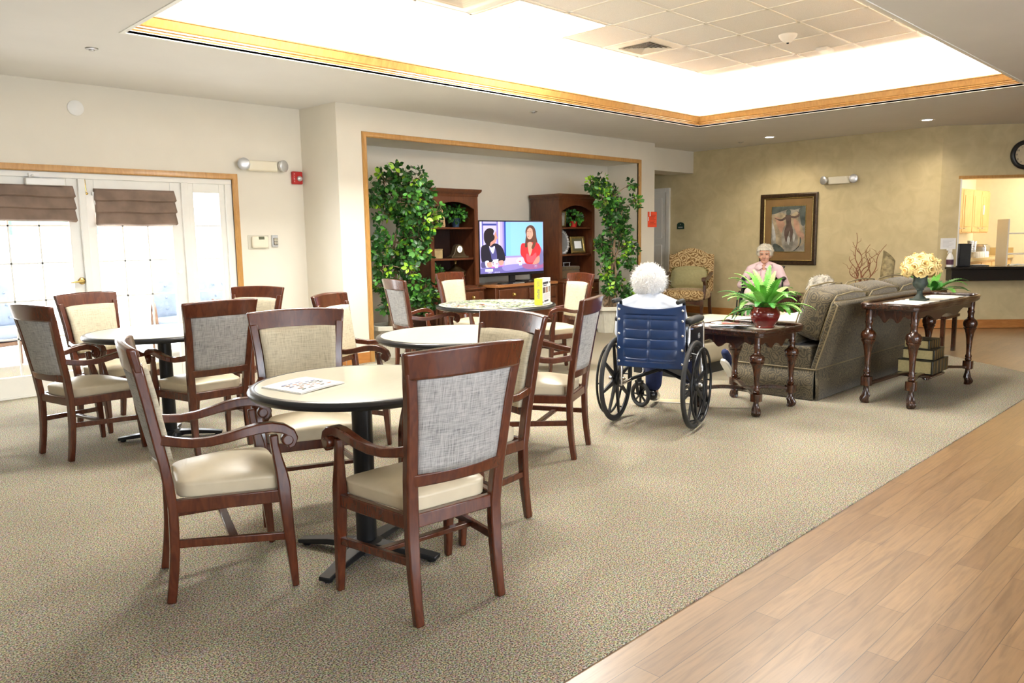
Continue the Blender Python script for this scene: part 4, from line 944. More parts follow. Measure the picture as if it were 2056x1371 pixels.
# ------------------------------------------------------------------ wheelchair (sitter faces +y)
def wheelchair(label, loc, a, uph, leg_left=False, emblem=True, arms='chrome'):
    t = thing('wheelchair', label, 'wheelchair', loc, R(a)); bm_ = M['blkmetal']
    for s in (-1, 1):
        X = s * .285; Wm = T(X, 0, .305) @ RY(PI / 2)
        b = MB(); ring = lambda rr, x=0: [Wm @ V(rr * math.cos(q), rr * math.sin(q), x) for q in [2 * PI * i / 56 for i in range(56)]]
        b.tube(ring(.272), .011, 8, closed=True)
        for k in range(8):
            q = 2 * PI * k / 8 + .2; d0 = V(math.cos(q), math.sin(q), 0)
            b.sweep([Wm @ (d0 * .035), Wm @ (d0 * .16), Wm @ (d0 * .268)], [(.040, .020), (.030, .016), (.020, .014)], Wm.to_3x3() @ V(0, 0, 1))
        b.lathe([(.02, -.03), (.045, -.022), (.05, 0), (.045, .022), (.02, .03)], 20, Wm)
        w = b.build('rear_wheel', bm_, t, bevel=.002)
        b = MB(); b.tube(ring(.288), .0165, 10, closed=True); b.build('tire', M['rubber'], w)
        b = MB(); b.tube(ring(.252, s * .048), .009, 8, closed=True)
        for k in range(6): q = 2 * PI * k / 6 + .5; b.tube([Wm @ V(.266 * math.cos(q), .266 * math.sin(q), s * .008), Wm @ V(.254 * math.cos(q), .254 * math.sin(q), s * .044)], .006, 6)
        b.build('hand_rim', bm_, w)
        b = MB(); b.lathe([(.001, 0), (.016, 0), (.016, .03), (.010, .036), (.001, .036)], 14, T(X + s * .02, 0, .305) @ RY(s * PI / 2)); b.build('hub', M['chrome'], w)
        # caster
        cx, cyy = (-.275, .50) if s < 0 else (.235, .43); Cm = T(cx, cyy, .10) @ RZ(1.15 if s < 0 else .1) @ RY(PI / 2)
        b = MB(); b.lathe([(.012, -.016), (.022, -.014), (.022, .014), (.012, .016)], 16, Cm)
        for k in range(8): q = 2 * PI * k / 8; d0 = V(math.cos(q), math.sin(q), 0); b.bar(Cm @ (d0 * .018), Cm @ (d0 * .074), .014, .010, .016, .010)
        b.tube([Cm @ V(.074 * math.cos(q), .074 * math.sin(q), 0) for q in [2 * PI * i / 32 for i in range(32)]], .008, 8, closed=True)
        c = b.build('caster', bm_, t); b = MB(); b.tube([Cm @ V(.086 * math.cos(q), .086 * math.sin(q), 0) for q in [2 * PI * i / 32 for i in range(32)]], .0145, 10, closed=True); b.build('tire', M['rubber'], c)
        b = MB(); 
        for e in (-.026, .026): b.bar(Cm @ V(0, 0, e), T(cx, cyy, .10) @ V(e * .9, -.03, .115), .012, .022, up=(1, 0, 0))
        b.lathe([(.020, 0), (.020, .05), (.001, .05)], 14, T(cx, cyy - .03, .205)); b.build('fork', bm_, c)
        # side frame, back post, arm support
        b = MB(); x = s * .225
        b.tube([(x, -.06, .27), (x, -.06, .46), (x, -.07, .85)], .0115, 10); b.tube([(x, -.06, .47), (x, .40, .485)], .0115, 10); b.tube([(x, -.06, .28), (x, .40, .28), (x, .43, .30), (x, .42, .47)], .0115, 10); b.tube([(x, 0, .305), (x - s * .0, -.06, .305)], .012, 8); b.tube([(x, .0, .305), (s * .28, 0, .305)], .014, 10)
        b.build('side_frame', M['chrome'], t)
        b = MB(); x2 = s * .252
        b.tube([(x2, -.035, .47), (x2, -.035, .69), (x2, -.025, .712), (x2, .30, .715), (x2, .33, .70), (x2, .34, .49)], .011, 10); b.build('arm_support', M[arms], t)
        b = MB(); b.box(x2 - .004, x2 + .004, -.02, .33, .50, .68); o = b.build('skirt_guard', M['blk'], t, bevel=.003)
        if emblem: b = MB(); b.tube([(x2 + s * .006, .20 + .018 * math.cos(q), .62 + .018 * math.sin(q)) for q in [2 * PI * i / 20 for i in range(20)]], .0028, 5, closed=True); b.box(x2 + s * .006 - .001, x2 + s * .006 + .001, .188, .212, .617, .624); b.build('emblem', M['silver'], o)
        b = MB(); b.cushion(x2 - .03, x2 + .03, -.06, .27, .722, .765, .02, .004, n=6); b.build('arm_pad', M['rubber'], t)
        b = MB(); b.tube([(s * .225, -.07, .835), (s * .225, -.072, .868), (s * .225, -.095, .888), (s * .225, -.21, .885)], [.0115, .0115, .0115, .0115], 10); o = b.build('push_handle', bm_, t)
        b = MB(); b.tube([(s * .225, -.10, .888), (s * .225, -.13, .887), (s * .225, -.215, .885), (s * .225, -.222, .885)], [.015, .017, .016, .010], 12); b.build('grip', M['rubber'], o)
        if s > 0 or leg_left:
            b = MB(); b.tube([(s * .19, .42, .46), (s * .18, .50, .44), (s * .17, .58, .20), (s * .165, .60, .12)], .011, 8); o = b.build('leg_rest', M['chrome'], t); b = MB(); b.box(min(s * .03, s * .18), max(s * .03, s * .18), .55, .70, .10, .115); b.build('foot_plate', bm_, o, bevel=.004)
    b = MB()
    for s in (-1, 1): b.tube([(s * -.225, .16, .46), (s * .225, .14, .285)], .013, 10)
    b.lathe([(.001, -.03), (.018, -.03), (.018, .03), (.001, .03)], 12, T(0, .15, .372) @ RX(PI / 2)); b.build('cross_brace', bm_, t)
    def ups(u, v):
        a_ = u * 2 - 1; z = .42 + .415 * v; x = a_ * .238
        z += .022 * a_ * a_ * (v > .97) - .03 * (1 - a_ * a_) * max(0, v - .9) * 8 * .35
        y = -.078 - .032 * (1 - a_ * a_) * (1 - .3 * v)
        row = (v * 6.2) % 1.0
        if abs(a_) < .78 and .12 < v < .86: y -= .009 * (math.sin(PI * row) ** .5) * min(1, (abs(a_)) / .06) * min(1, (.78 - abs(a_)) / .08)
        return (x, y, z)
    b = MB(); b.grid(ups, 49, 61); o = b.build('back_rest', uph, t, sharp=70); md = o.modifiers.new('t', 'SOLIDIFY'); md.thickness = .022; md.offset = 1
    b = MB()
    for s in (-1, 1):
        for z in (.455, .55, .65, .75, .82): b.ell((s * .226, -.100, z), (.011, .010, .011), nu=10, nv=6)
    b.build('rivets', M['chrome'], o)
    b = MB(); b.grid(lambda u, v: ((u * 2 - 1) * .22, -.05 + .45 * v, .488 - .025 * (1 - (u * 2 - 1) ** 2)), 13, 9); o = b.build('seat_sling', uph, t); md = o.modifiers.new('t', 'SOLIDIFY'); md.thickness = .025; md.offset = -1
    return t
wheelchair('wheelchair with quilted navy back, turned away, carrying the white haired person', (4.48, 3.125, 0), -73.1, M['navy'])
wheelchair('black wheelchair by the papered wall carrying the person in pink', (9.86, 5.09, 0), 111.7, M['blk'], True, False, 'blkmetal')

# ------------------------------------------------------------------ carved tables with turned legs
def turned_table(name, label, loc, rz, hx, hy, H, ov, cat, stretch='x'):
    t = thing(name, label, cat, loc, rz); k = H / .64; d = M['dark']
    prof = [(.001, 0), (.024, 0), (.031, .012), (.033, .03), (.030, .05), (.023, .075), (.0185, .10), (.020, .112)]
    prof2 = [(.0, 0), (.018, .0), (.024, .008), (.027, .016), (.022, .024), (.027, .032), (.025, .042), (.020, .05), (.0195, .075), (.022, .12), (.026, .16), (.033, .20), (.042, .225), (.050, .235), (.052, .242), (.047, .246), (.053, .252), (.056, .265), (.055, .28), (.046, .295), (.030, .305), (.024, .315), (.023, .335), (.028, .35), (.029, .358), (.024, .365), (.027, .40), (.027, .44)]
    for sx in (-1, 1):
        for sy in (-1, 1):
            b = MB(); b.lathe([(max(r_, .001), .165 * k + (z_ / .44) * (H - .05 - .165 * k)) for r_, z_ in prof2], 28, T(sx * hx, sy * hy, 0))
            b.prism([(-.036, -.024), (-.024, -.036), (.024, -.036), (.036, -.024), (.036, .024), (.024, .036), (-.024, .036), (-.036, .024)], .112 * k, .168 * k, T(sx * hx, sy * hy, 0))
            o = b.build('leg', M['amber'], t, sharp=50)
            b = MB(); 
            def fl(u, v, sx=sx, sy=sy):
                i = u * (len(prof) - 1); j = int(min(i, len(prof) - 2)); f_ = i - j; r_ = lerp(prof[j][0], prof[j + 1][0], f_); z_ = lerp(prof[j][1], prof[j + 1][1], f_) * k
                q = 2 * PI * v; r_ *= 1 + .09 * math.cos(8 * q) * (1 if .004 < z_ < .08 * k else 0)
                return (sx * hx + r_ * math.cos(q) * 1.0 + sx * .010 * math.sin(min(1, z_ / .06) * PI) , sy * hy + r_ * math.sin(q) + sy * .010 * math.sin(min(1, z_ / .06) * PI), z_)
            b.grid(fl, 22, 48, cv=True); b.build('carved_foot', d, o)
    # scalloped aprons
    def apron(L, M4, n=48):
        b = MB(); poly = []
        for i in range(n + 1):
            u = -1 + 2 * i / n; z = H - .115 * k + .05 * abs(u) ** 6 * 0
            z = H - .125 + .028 * math.cos(u * PI * 3) * (1 - abs(u) ** 3) - .02 * math.exp(-(u / .16) ** 2) + .045 * max(0, abs(u) - .55)
            poly.append((u * L, z))
        b.prism(poly + [(L, H - .04), (-L, H - .04)], -.011, .011, M4); return b.build('apron', d, t, sharp=30)
    for s in (-1, 1):
        apron(hx - .02, T(0, s * hy, 0) @ RX(PI / 2)); apron(hy - .02, T(s * hx, 0, 0) @ RZ(PI / 2) @ RX(PI / 2))
    # tray top with raised pie-crust rim
    out = []; A, B, rc = hx + ov, hy + ov, .06; n = 96
    for i in range(n):
        q = 2 * PI * i / n; c, s_ = math.cos(q), math.sin(q); e = .28
        x = A * (abs(c) ** e) * (1 if c > 0 else -1); y = B * (abs(s_) ** e) * (1 if s_ > 0 else -1)
        out.append((x, y))
    # resample evenly and add a serpentine edge
    per = [0]
    for p, q in zip(out, out[1:] + out[:1]): per.append(per[-1] + math.hypot(p[0] - q[0], p[1] - q[1]))
    ev = []; j = 0; m = 160
    for i in range(m):
        L = per[-1] * i / m
        while per[j + 1] < L: j += 1
        f_ = (L - per[j]) / max(1e-6, per[j + 1] - per[j]); p, q = out[j], out[(j + 1) % n]; x, y = lerp(p[0], q[0], f_), lerp(p[1], q[1], f_)
        w = 1 - .020 * (.5 + .5 * math.cos(2 * PI * i / m * 12)); ev.append((x * w, y * w))
    b = MB(); b.prism(ev, H - .045, H - .02); b.prism([(x * .97, y * .97) for x, y in ev], H - .055, H - .044); b.build('top', d, t, bevel=.004)
    b = MB(); b.tube([(x * .985, y * .985, H - .013) for x, y in ev], .014, 8, closed=True); b.build('rim', d, t)
    b = MB()
    if stretch == 'x':
        for s in (-1, 1):
            b.sweep([(hx * c, hy * c * s, .14 * k + .018 * math.sin(abs(c) * PI)) for c in [-.94 + 1.88 * i / 16 for i in range(17)]], (.040, .026))
    else:
        for s in (-1, 1):
            b.sweep([(hx * c, s * hy * (.30 + .66 * abs(c) ** 2.0), .135 * k + .03 * math.sin(abs(c) * PI * 1.3) * .6) for c in [-.96 + 1.92 * i / 20 for i in range(21)]], (.040, .022))
        b.box(-.16, .16, -.14, .14, .125 * k, .140 * k)
    b.build('stretcher', d, t, bevel=.005)
    return t
turned_table('end_table', 'square carved dark wood end table holding the fern and magazines', (5.418, 2.94, 0), R(-3), .245, .245, .64, .085, 'table')
turned_table('sofa_table', 'long carved dark wood table behind the sofa with lace runner', (6.825, 2.13, 0), R(-1), .665, .165, .79, .085, 'table', 'long')
t = thing('table_runner', 'cream lace runner lying along the table behind the sofa', 'table runner', (6.85, 2.12, .771), R(-1))
b = MB(); b.grid(lambda u, v: (-.56 + 1.12 * u, (-.13 + .26 * v) + .008 * math.sin(u * 60) * (abs(v - .5) > .49), .0015 + .0012 * math.sin(u * 31 + v * 5)), 60, 15); o = b.build('cloth', M['lace'], t); md = o.modifiers.new('t', 'SOLIDIFY'); md.thickness = .002; md.offset = -1
# books on the stretcher
for i, (w, d_, h, z, dx, dy, a, lab) in enumerate(((.40, .27, .11, .175, .06, .01, 0, 'largest dark bound book at the bottom of the stack under the long table'), (.31, .24, .085, .2855, .06, .01, 3, 'middle dark bound book of the stack under the long table'), (.24, .20, .075, .371, .05, .02, -3, 'smallest dark bound book on top of the stack under the long table'))):
    t = thing('book', lab, 'book', (6.86 + dx, 2.13 + dy, z), R(a), 'decorative books under the sofa table')
    b = MB(); b.box(-w / 2 + .006, w / 2 - .006, -d_ / 2 + .012, d_ / 2 - .006, .007, h - .007); b.build('pages', plain('gilt_pages', (.50, .42, .20), .5, var=.08, scale=80), t)
    b = MB(); b.box(-w / 2, w / 2, -d_ / 2, d_ / 2, 0, .007); b.box(-w / 2, w / 2, -d_ / 2, d_ / 2, h - .007, h); b.box(-w / 2, w / 2, -d_ / 2, -d_ / 2 + .01, 0, h); b.build('cover', plain('book_cover', (.028, .026, .016), .4, var=.3), t, bevel=.004)
    b = MB()
    for k in range(5): x = -w * .4 + k * w * .2; b.box(x - .008, x + .008, -d_ / 2 - .002, -d_ / 2 + .002, .004, h - .004)
    b.build('spine_bands', M['antbrass'], t)
# ------------------------------------------------------------------ armless sofa seen from behind
SX0, SX1 = 5.95, 8.10
t = thing('sofa', 'olive brown paisley armless sofa with loose back cushions, seen from behind', 'sofa', ((SX0 + SX1) / 2, 3.0, 0)); ox, oy = (SX0 + SX1) / 2, 3.0; hl = (SX1 - SX0) / 2; f = M['sofa']
b = MB(); b.box(-hl + .004, hl - .004, -.33, .34, .24, .43); b.build('seat_base', f, t, bevel=.02, seg=3)
b = MB(); b.prism([(-.375, .24), (-.535, .765), (-.525, .79), (-.50, .795), (-.485, .78), (-.33, .24)], -hl, hl, Matrix(((0, 0, 1, 0), (1, 0, 0, 0), (0, 1, 0, 0), (0, 0, 0, 1)))); b.build('back_frame', f, t, bevel=.012, seg=3)
def skirt(pts, name='skirt'):
    b = MB(); vv = []; 
    for x, y, nx, ny in pts: vv += [(x, y, .25), (x + nx * .025, y + ny * .025, .008)]
    b.add(vv, [(i * 2, i * 2 + 2, i * 2 + 3, i * 2 + 1) for i in range(len(pts) - 1)]); o = b.build(name, f, t); md = o.modifiers.new('t', 'SOLIDIFY'); md.thickness = .006; return o
skirt([(-hl - .006, .35, -.3, .3), (-hl - .006, .30, -.3, 0), (-hl - .006, -.30, -.3, 0), (-hl - .006, -.365, -.3, -.1)]); skirt([(-hl - .002, -.382, -.1, -.5), (-hl + .06, -.382, 0, -.5), (hl - .06, -.382, 0, -.5), (hl, -.382, .1, -.5)]); skirt([(hl + .006, -.37, .3, 0), (hl + .006, .35, .3, 0)]); skirt([(-hl, .352, 0, .5), (hl, .352, 0, .5)])
b = MB(); b.tube([(-hl - .008, .35, .252), (-hl - .008, -.378, .252), (hl + .008, -.378, .252), (hl + .008, .35, .252)], .006, 6); b.tube([(-hl, -.378, .26), (-hl - .002, -.533, .765), (-hl + .01, -.50, .795), (hl - .01, -.50, .795), (hl + .002, -.533, .765), (hl, -.378, .26)], .006, 6); b.build('piping', M['piping'], t)
cw = 2 * hl / 3
for i in range(3):
    x0, x1 = -hl + cw * i + .008, -hl + cw * (i + 1) - .008
    b = MB(); b.cushion(x0, x1, -.20, .37, .425, .545, .045, .022); b.build('seat_cushion', f, t, sharp=80)
    Mx = T(0, -.285, .52) @ RX(R(17)); b = MB(); b.cushion(x0, x1, -.112, .112, -.02, .365, .055, .030, Mx); o = b.build('back_cushion', f, t, sharp=80)
    for yy in (-.112, .112):
        b = MB(); q = [(x0 + .03, -.015), (x1 - .03, -.015), (x1 - .008, .02), (x1 - .006, .31), (x1 - .05, .368), ((x0 + x1) / 2, .388), (x0 + .05, .368), (x0 + .006, .31), (x0 + .008, .02)]
        b.tube([Mx @ V(x, yy, z) for x, z in q], .0065, 6, closed=True); b.build('piping', M['piping'], o)
# ------------------------------------------------------------------ ottoman, open armchair, chest
t = thing('ottoman', 'long low beige upholstered ottoman behind the end table', 'ottoman', (6.85, 4.22, 0), 0)
b = MB(); b.cushion(-.75, .75, -.33, .33, .10, .32, .04, .01); b.build('body', M['beige'], t, sharp=80); b = MB(); b.cushion(-.76, .76, -.34, .34, .325, .465, .05, .02); b.build('seat_cushion', M['cream'], t, sharp=80); b = MB(); b.box(-.72, .72, -.30, .30, 0, .11); b.build('plinth', M['blk'], t)
t = thing('upholstered_armchair', 'high backed gold damask armchair with carved wood arms and sage cushion', 'armchair', (10.86, 6.98, 0), R(109)); g = M['golddam']; wd = wood('carved_walnut', (.045, .016, .008), (.11, .04, .018), .3, (10, 10, 3), .3)
b = MB(); n = 40; sec = []
for i in range(n + 1): u = -1 + 2 * i / n; sec.append((u * .37, 1.03 + .10 * max(0, math.cos(min(1, abs(u) / .74) * PI * .5)) ** .9))
b.prism(sec + [(.37, .42), (-.37, .42)], -.055, .03, T(0, -.30, 0) @ RX(R(5)) @ T(0, .0, 0) @ RX(PI / 2)); b.build('back', g, t, bevel=.02, seg=3)
b = MB(); b.prism([(x * .80, (z - .5) * .90 + .50) for x, z in sec] + [(.30, .45), (-.30, .45)], -.035, .06, T(0, -.28, 0) @ RX(R(5)) @ RX(PI / 2)); b.build('back_pad', g, t, bevel=.02, seg=3)
b = MB(); b.cushion(-.35, .35, -.27, .37, .30, .47, .06, .02); b.build('seat', g, t, sharp=80)
for s in (-1, 1):
    b = MB(); b.sweep([(s * .35, -.28, .72), (s * .355, -.18, .70), (s * .36, -.05, .665), (s * .36, .12, .65), (s * .355, .24, .655), (s * .35, .29, .645), (s * .35, .30, .61)], [(.05, .04), (.05, .04), (.055, .04), (.06, .045), (.065, .05), (.065, .05), (.05, .04)]); b.sweep([(s * .35, .25, .64), (s * .352, .20, .55), (s * .355, .24, .42), (s * .35, .28, .33)], [(.045, .05)] * 4, (0, 1, 0)); b.build('arm', wd, t, bevel=.008)
    b = MB(); b.sweep([(s * .33, .31, .32), (s * .335, .33, .2), (s * .33, .31, .1), (s * .335, .335, 0)], [(.06, .06), (.05, .05), (.04, .04), (.06, .06)], (0, 1, 0)); b.build('leg', wd, t, bevel=.008)
    b = MB(); b.sweep([(s * .33, -.27, .4), (s * .33, -.27, .2), (s * .335, -.34, 0)], [(.05, .05)] * 3, (0, 1, 0)); b.build('leg', wd, t, bevel=.006)
b = MB(); poly = [(-.33, .30), (.33, .30), (.31, .20)] + [(.31 - .62 * i / 12, .235 + .03 * math.sin(PI * i / 12)) for i in range(13)] + [(-.31, .20)]
b.prism(poly, -.02, .02, T(0, .33, 0) @ RX(PI / 2)); b.build('front_rail', wd, t)
t = thing('cushion', 'sage green square cushion with fringe propped on the gold armchair', 'cushion', (10.86, 6.98, .47), R(109)); ML = T(0, -.155, .005) @ RX(R(14))
b = MB(); b.cushion(-.27, .27, -.055, .055, .0, .33, .05, .045, ML); b.build('pad', M['pillow'], t, sharp=80)
b = MB(); rnd = random.Random(4)
for i in range(150):
    u = i / 150 * 4; k = int(u); q = u - k; p = [(-.27 + .54 * q, .0), (.27, .33 * q), (.27 - .54 * q, .33), (-.27, .33 - .33 * q)][k]; d0 = [(0, -1), (1, 0), (0, 1), (-1, 0)][k]; e = .03
    b.bar(ML @ V(p[0], 0, p[1]), ML @ V(p[0] + d0[0] * e + rnd.uniform(-.01, .01), rnd.uniform(-.01, .01), p[1] + d0[1] * e + rnd.uniform(-.01, .01)), .006, .006)
b.build('fringe', plain('sage_fringe', (.20, .22, .07), .8, var=.2), t)
t = thing('side_chest', 'small dark wood chest standing between the sofa and the person in pink', 'side table', (9.02, 4.40, 0), R(20))
b = MB(); b.box(-.22, .22, -.2, .2, .04, .575); b.build('body', M['dark'], t, bevel=.005); b = MB(); b.box(-.24, .24, -.22, .22, .575, .605); b.build('top', M['dark'], t, bevel=.006)
for s in (-1, 1): b = MB(); b.box(s * .11 - .1, s * .11 + .1, -.215, -.195, .10, .53); o = b.build('door', M['dark'], t, bevel=.006); b = MB(); b.ell((s * .03, -.225, .33), .012); b.build('knob', M['brass'], o)
for sx in (-1, 1):
    for sy in (-1, 1): b = MB(); b.box(sx * .19 - .025, sx * .19 + .025, sy * .17 - .025, sy * .17 + .025, 0, .05); b.build('foot', M['dark'], t)
# papers on the end table
t = thing('doily', 'cream doily under the fern pot on the end table', 'doily', (5.46, 2.80, .621)); b = MB(); n = 60; b.prism([((.15 + .012 * math.cos(12 * 2 * PI * i / n)) * math.cos(2 * PI * i / n), (.15 + .012 * math.cos(12 * 2 * PI * i / n)) * math.sin(2 * PI * i / n)) for i in range(n)], 0, .002); b.build('cloth', M['lace'], t)
random.seed(11)
MAGS = [(5.33, 3.13, 15, 'lowest white magazine in the spread pile on the end table', (.30, .28, .26)), (5.40, 3.05, -25, 'magazine with red and green cover on top of the end table pile', (.62, .06, .04)), (5.24, 3.00, 40, 'magazine with brown cover at the near edge of the end table', (.20, .11, .06)), (5.60, 3.03, 60, 'dark magazine lying behind the fern pot on the end table', (.10, .09, .09))]
for i, (x, y, a, lab, c) in enumerate(MAGS):
    t = thing('magazine', lab, 'magazine', (x, y, .6205 + i * .0125), R(a), 'magazines on the end table')
    b = MB(); b.grid(lambda u, v: (-.10 + .20 * u, -.135 + .27 * v, .007 + .006 * math.sin(u * 3 + i)), 9, 9); o = b.build('pages', M['paper'], t); md = o.modifiers.new('t', 'SOLIDIFY'); md.thickness = .006; md.offset = -1
    b = MB(); mm = [plain('cover_%d' % i, c, .35, var=.3, scale=30), M['leafm'], M['paper'], M['pc']]
    for k in range(7):
        b.mi = 0 if k == 0 else random.randrange(4); u0, v0 = (.06, .1) if k == 0 else (random.uniform(.1, .7), random.uniform(.1, .8)); u1, v1 = (.94, .7) if k == 0 else (u0 + random.uniform(.1, .25), v0 + random.uniform(.05, .15))
        g_ = lambda u, v: (-.10 + .20 * u, -.135 + .27 * v, .0072 + .0003 * (k + 1) + .006 * math.sin(u * 3 + i)); b.grid(lambda p, q: g_(u0 + (u1 - u0) * p, v0 + (v1 - v0) * q), 6, 3)
    b.build('cover', mm, t)
t = thing('card', 'flat tan card lying on the carpet by the black shoe', 'card', (5.22, 3.43, .001), R(-60)); b = MB(); b.box(-.13, .13, -.07, .07, 0, .004); b.build('card', plain('tan_card', (.46, .40, .24), .6), t); b = MB(); b.box(-.13, .13, -.07, -.058, .004, .0055); b.build('edge', M['paper'], t)
# ------------------------------------------------------------------ seated people (local frame: facing +y, right hand at +x)
def hand(b, wr, d, pn, side, curl=.5, s=1.0):
    """palm + five fingers; d = pointing direction, pn = palm normal, side=+1 right"""
    d = V(*d).normalized(); pn = V(*pn); pn = (pn - d * pn.dot(d)).normalized(); ac = d.cross(pn) * side   # towards the little finger
    wr = V(*wr)
    for k, o in enumerate((-.027, -.009, .009, .026)):
        base = wr + d * (.082 * s - abs(o) * .25) + ac * o * s
        b.cap(wr + ac * o * .55 * s + d * .01, base, .0125 * s, .0105 * s)
        L = (.036, .041, .038, .030)[k] * s; p = base; q = d.copy()
        for j in range(3):
            q = (q + pn * curl * (.55 + .12 * k)).normalized(); n = p + q * L * (1, .72, .58)[j]; b.cap(p, n, (.0092 - .0008 * j) * s, (.0086 - .0008 * j) * s, 10); p = n
    p = wr + d * .022 - ac * .026 * s; q = (d * .75 - ac * .75 + pn * .35).normalized()
    for j in range(3):
        n = p + q * (.036, .030, .024)[j] * s; b.cap(p, n, (.0125 - .0015 * j) * s, (.011 - .0015 * j) * s, 10); p = n; q = (q + d * .4 + pn * .2 * curl).normalized()
def person(name, label, loc, a, J, top, bot, hairm, shoe, HM, hairfn, sock=None, extra=None):
    t = thing(name, label, 'person', loc, R(a)); g = {k: V(*v) for k, v in J.items() if isinstance(v, tuple)}
    b = MB()
    b.chain([g['pel'], g['waist'], g['chest']], [.125, .118, .125]); b.cap(g['chest'], g['nb'] - V(0, 0, .02), .10, .056)
    for s in 'LR':
        b.chain([g['nb'] + (g['sh' + s] - g['nb']) * .25 - V(0, 0, .02), g['sh' + s]], [.052, .048]); b.cap(g['chest'] + (g['sh' + s] - g['chest']) * .35, g['sh' + s], .080, .048)
        b.chain([g['sh' + s], g['el' + s], g['wr' + s]], [.050, .038, .026]); b.chain([g['pel'] + (g['hip' + s] - g['pel']) * .8, g['kn' + s], g['an' + s]], [.092, .060, .040]); b.chain([g['an' + s], g['to' + s]], [.040, .032])
        hd = J.get('hd' + s) or tuple(g['wr' + s] - g['el' + s]); hand(b, g['wr' + s], hd, J.get('pn' + s, (0, 0, -1)), 1 if s == 'R' else -1, J.get('curl', .45))
    b.chain([g['nb'], g['head'] + HM.to_3x3() @ V(0, -.01, -.06)], [.056, .052])
    H = Matrix.Translation(g['head']) @ HM
    def he(c, r): b.ell(c, r, H, 22, 16)
    he((0, -.008, .022), (.075, .094, .092)); he((0, .022, -.028), (.063, .071, .086)); he((0, .040, -.088), (.043, .046, .038)); he((0, .074, -.098), (.020, .018, .018))
    b.cap(H @ V(0, .094, .010), H @ V(0, .113, -.032), .0085, .0135); he((.011, .100, -.036), (.009, .010, .008)); he((-.011, .100, -.036), (.009, .010, .008))
    for s in (-1, 1):
        he((s * .077, -.002, -.012), (.010, .021, .033)); b.cap(H @ V(s * .014, .092, .026), H @ V(s * .050, .078, .024), .009, .008); he((s * .038, .070, -.034), (.024, .022, .022)); he((s * .072, .004, -.038), (.012, .012, .012))
    b.cap(H @ V(-.02, .084, -.072), H @ V(.02, .084, -.072), .009, .009)
    body = b.build('body', M['skin'], t, rem=.0065, smooth=3)
    b = MB()
    for s in (-1, 1): b.ell((s * .031, .0925, .006), (.0125, .006, .0055), H, 12, 8)
    b.build('eyes', M['eye'], t)
    b = MB()
    for s in (-1, 1): b.tube([H @ V(s * .014, .1035, .030), H @ V(s * .034, .099, .035), H @ V(s * .052, .087, .029)], [.003, .004, .002], 6)
    b.build('eyebrows', hairm, t)
    b = MB(); b.tube([H @ V(-.022, .088, -.066), H @ V(-.008, .0955, -.062), H @ V(.008, .0955, -.062), H @ V(.022, .088, -.066)], [.002, .0045, .0045, .002], 6); b.tube([H @ V(-.020, .087, -.070), H @ V(0, .095, -.073), H @ V(.020, .087, -.070)], [.002, .005, .002], 6); b.build('lips', M['lip'], t)
    # top: torso and sleeves
    b = MB(); e = .018
    b.chain([g['pel'], g['waist'], g['chest']], [.145, .140, .142]); b.cap(g['chest'], g['nb'] - V(0, 0, .012), .130, .078)
    for s in 'LR':
        b.chain([g['nb'] + (g['sh' + s] - g['nb']) * .3 - V(0, 0, .008), g['sh' + s]], [.076, .068]); b.cap(g['chest'] + (g['sh' + s] - g['chest']) * .35, g['sh' + s], .105, .066)
        w = g['el' + s].lerp(g['wr' + s], .93); b.chain([g['sh' + s], g['sh' + s].lerp(g['el' + s], .5) + V(0, -.008, 0), g['el' + s], w], [.066, .059, .054, .041])
    o = b.build('top', M[top], t, rem=.009, smooth=3)
    if extra: extra(t, g, H, o)
    b = MB(); b.chain([g['pel'] + V(0, .02, -.02), g['pel'] + V(0, 0, .05)], [.15, .14])
    for s in 'LR': b.chain([g['pel'] + (g['hip' + s] - g['pel']) * .8, g['kn' + s], g['an' + s].lerp(g['kn' + s], J.get('hem', .12))], [.108, .082, .064])
    b.build('trousers', M[bot], t, rem=.010, smooth=4)
    for s in 'LR':
        b = MB(); an, to = g['an' + s], g['to' + s]; dr = (to - an); dr.normalize(); dn = J.get('sole' + s); dn = V(*dn).normalized() if dn else V(0, 0, -1)
        b.chain([an - dr * .05 + dn * .02, an.lerp(to, .5) + dn * .012, to + dn * .006], [.045, .043, .036]); b.cap(an + dn * .02, an - dn * .045, .042, .040)
        b.build('shoe', M[shoe], t, rem=.008, smooth=2)
    hairfn(t, H, hairm)
    return t
def wisps(b, H, n, cfn, L, rnd, w=.0022):
    for k in range(n):
        p, d = cfn(rnd)
        tv = d.cross(V(rnd.gauss(0, 1), rnd.gauss(0, 1), rnd.gauss(0, 1))).normalized(); q = [p]; dd = (d * .35 + tv).normalized()
        for j in range(3): dd = (dd + V(rnd.gauss(0, .3), rnd.gauss(0, .3), rnd.gauss(0, .3)) - d * .22 * j).normalized(); q.append(q[-1] + dd * L / 3)
        s = d.cross(dd).normalized() * w
        v = []
        for j, pt in enumerate(q): k_ = 1 - j / 3.2; v += [H @ (pt - s * k_), H @ (pt + s * k_)]
        b.add(v, [(0, 1, 3, 2), (2, 3, 5, 4), (4, 5, 7, 6)])
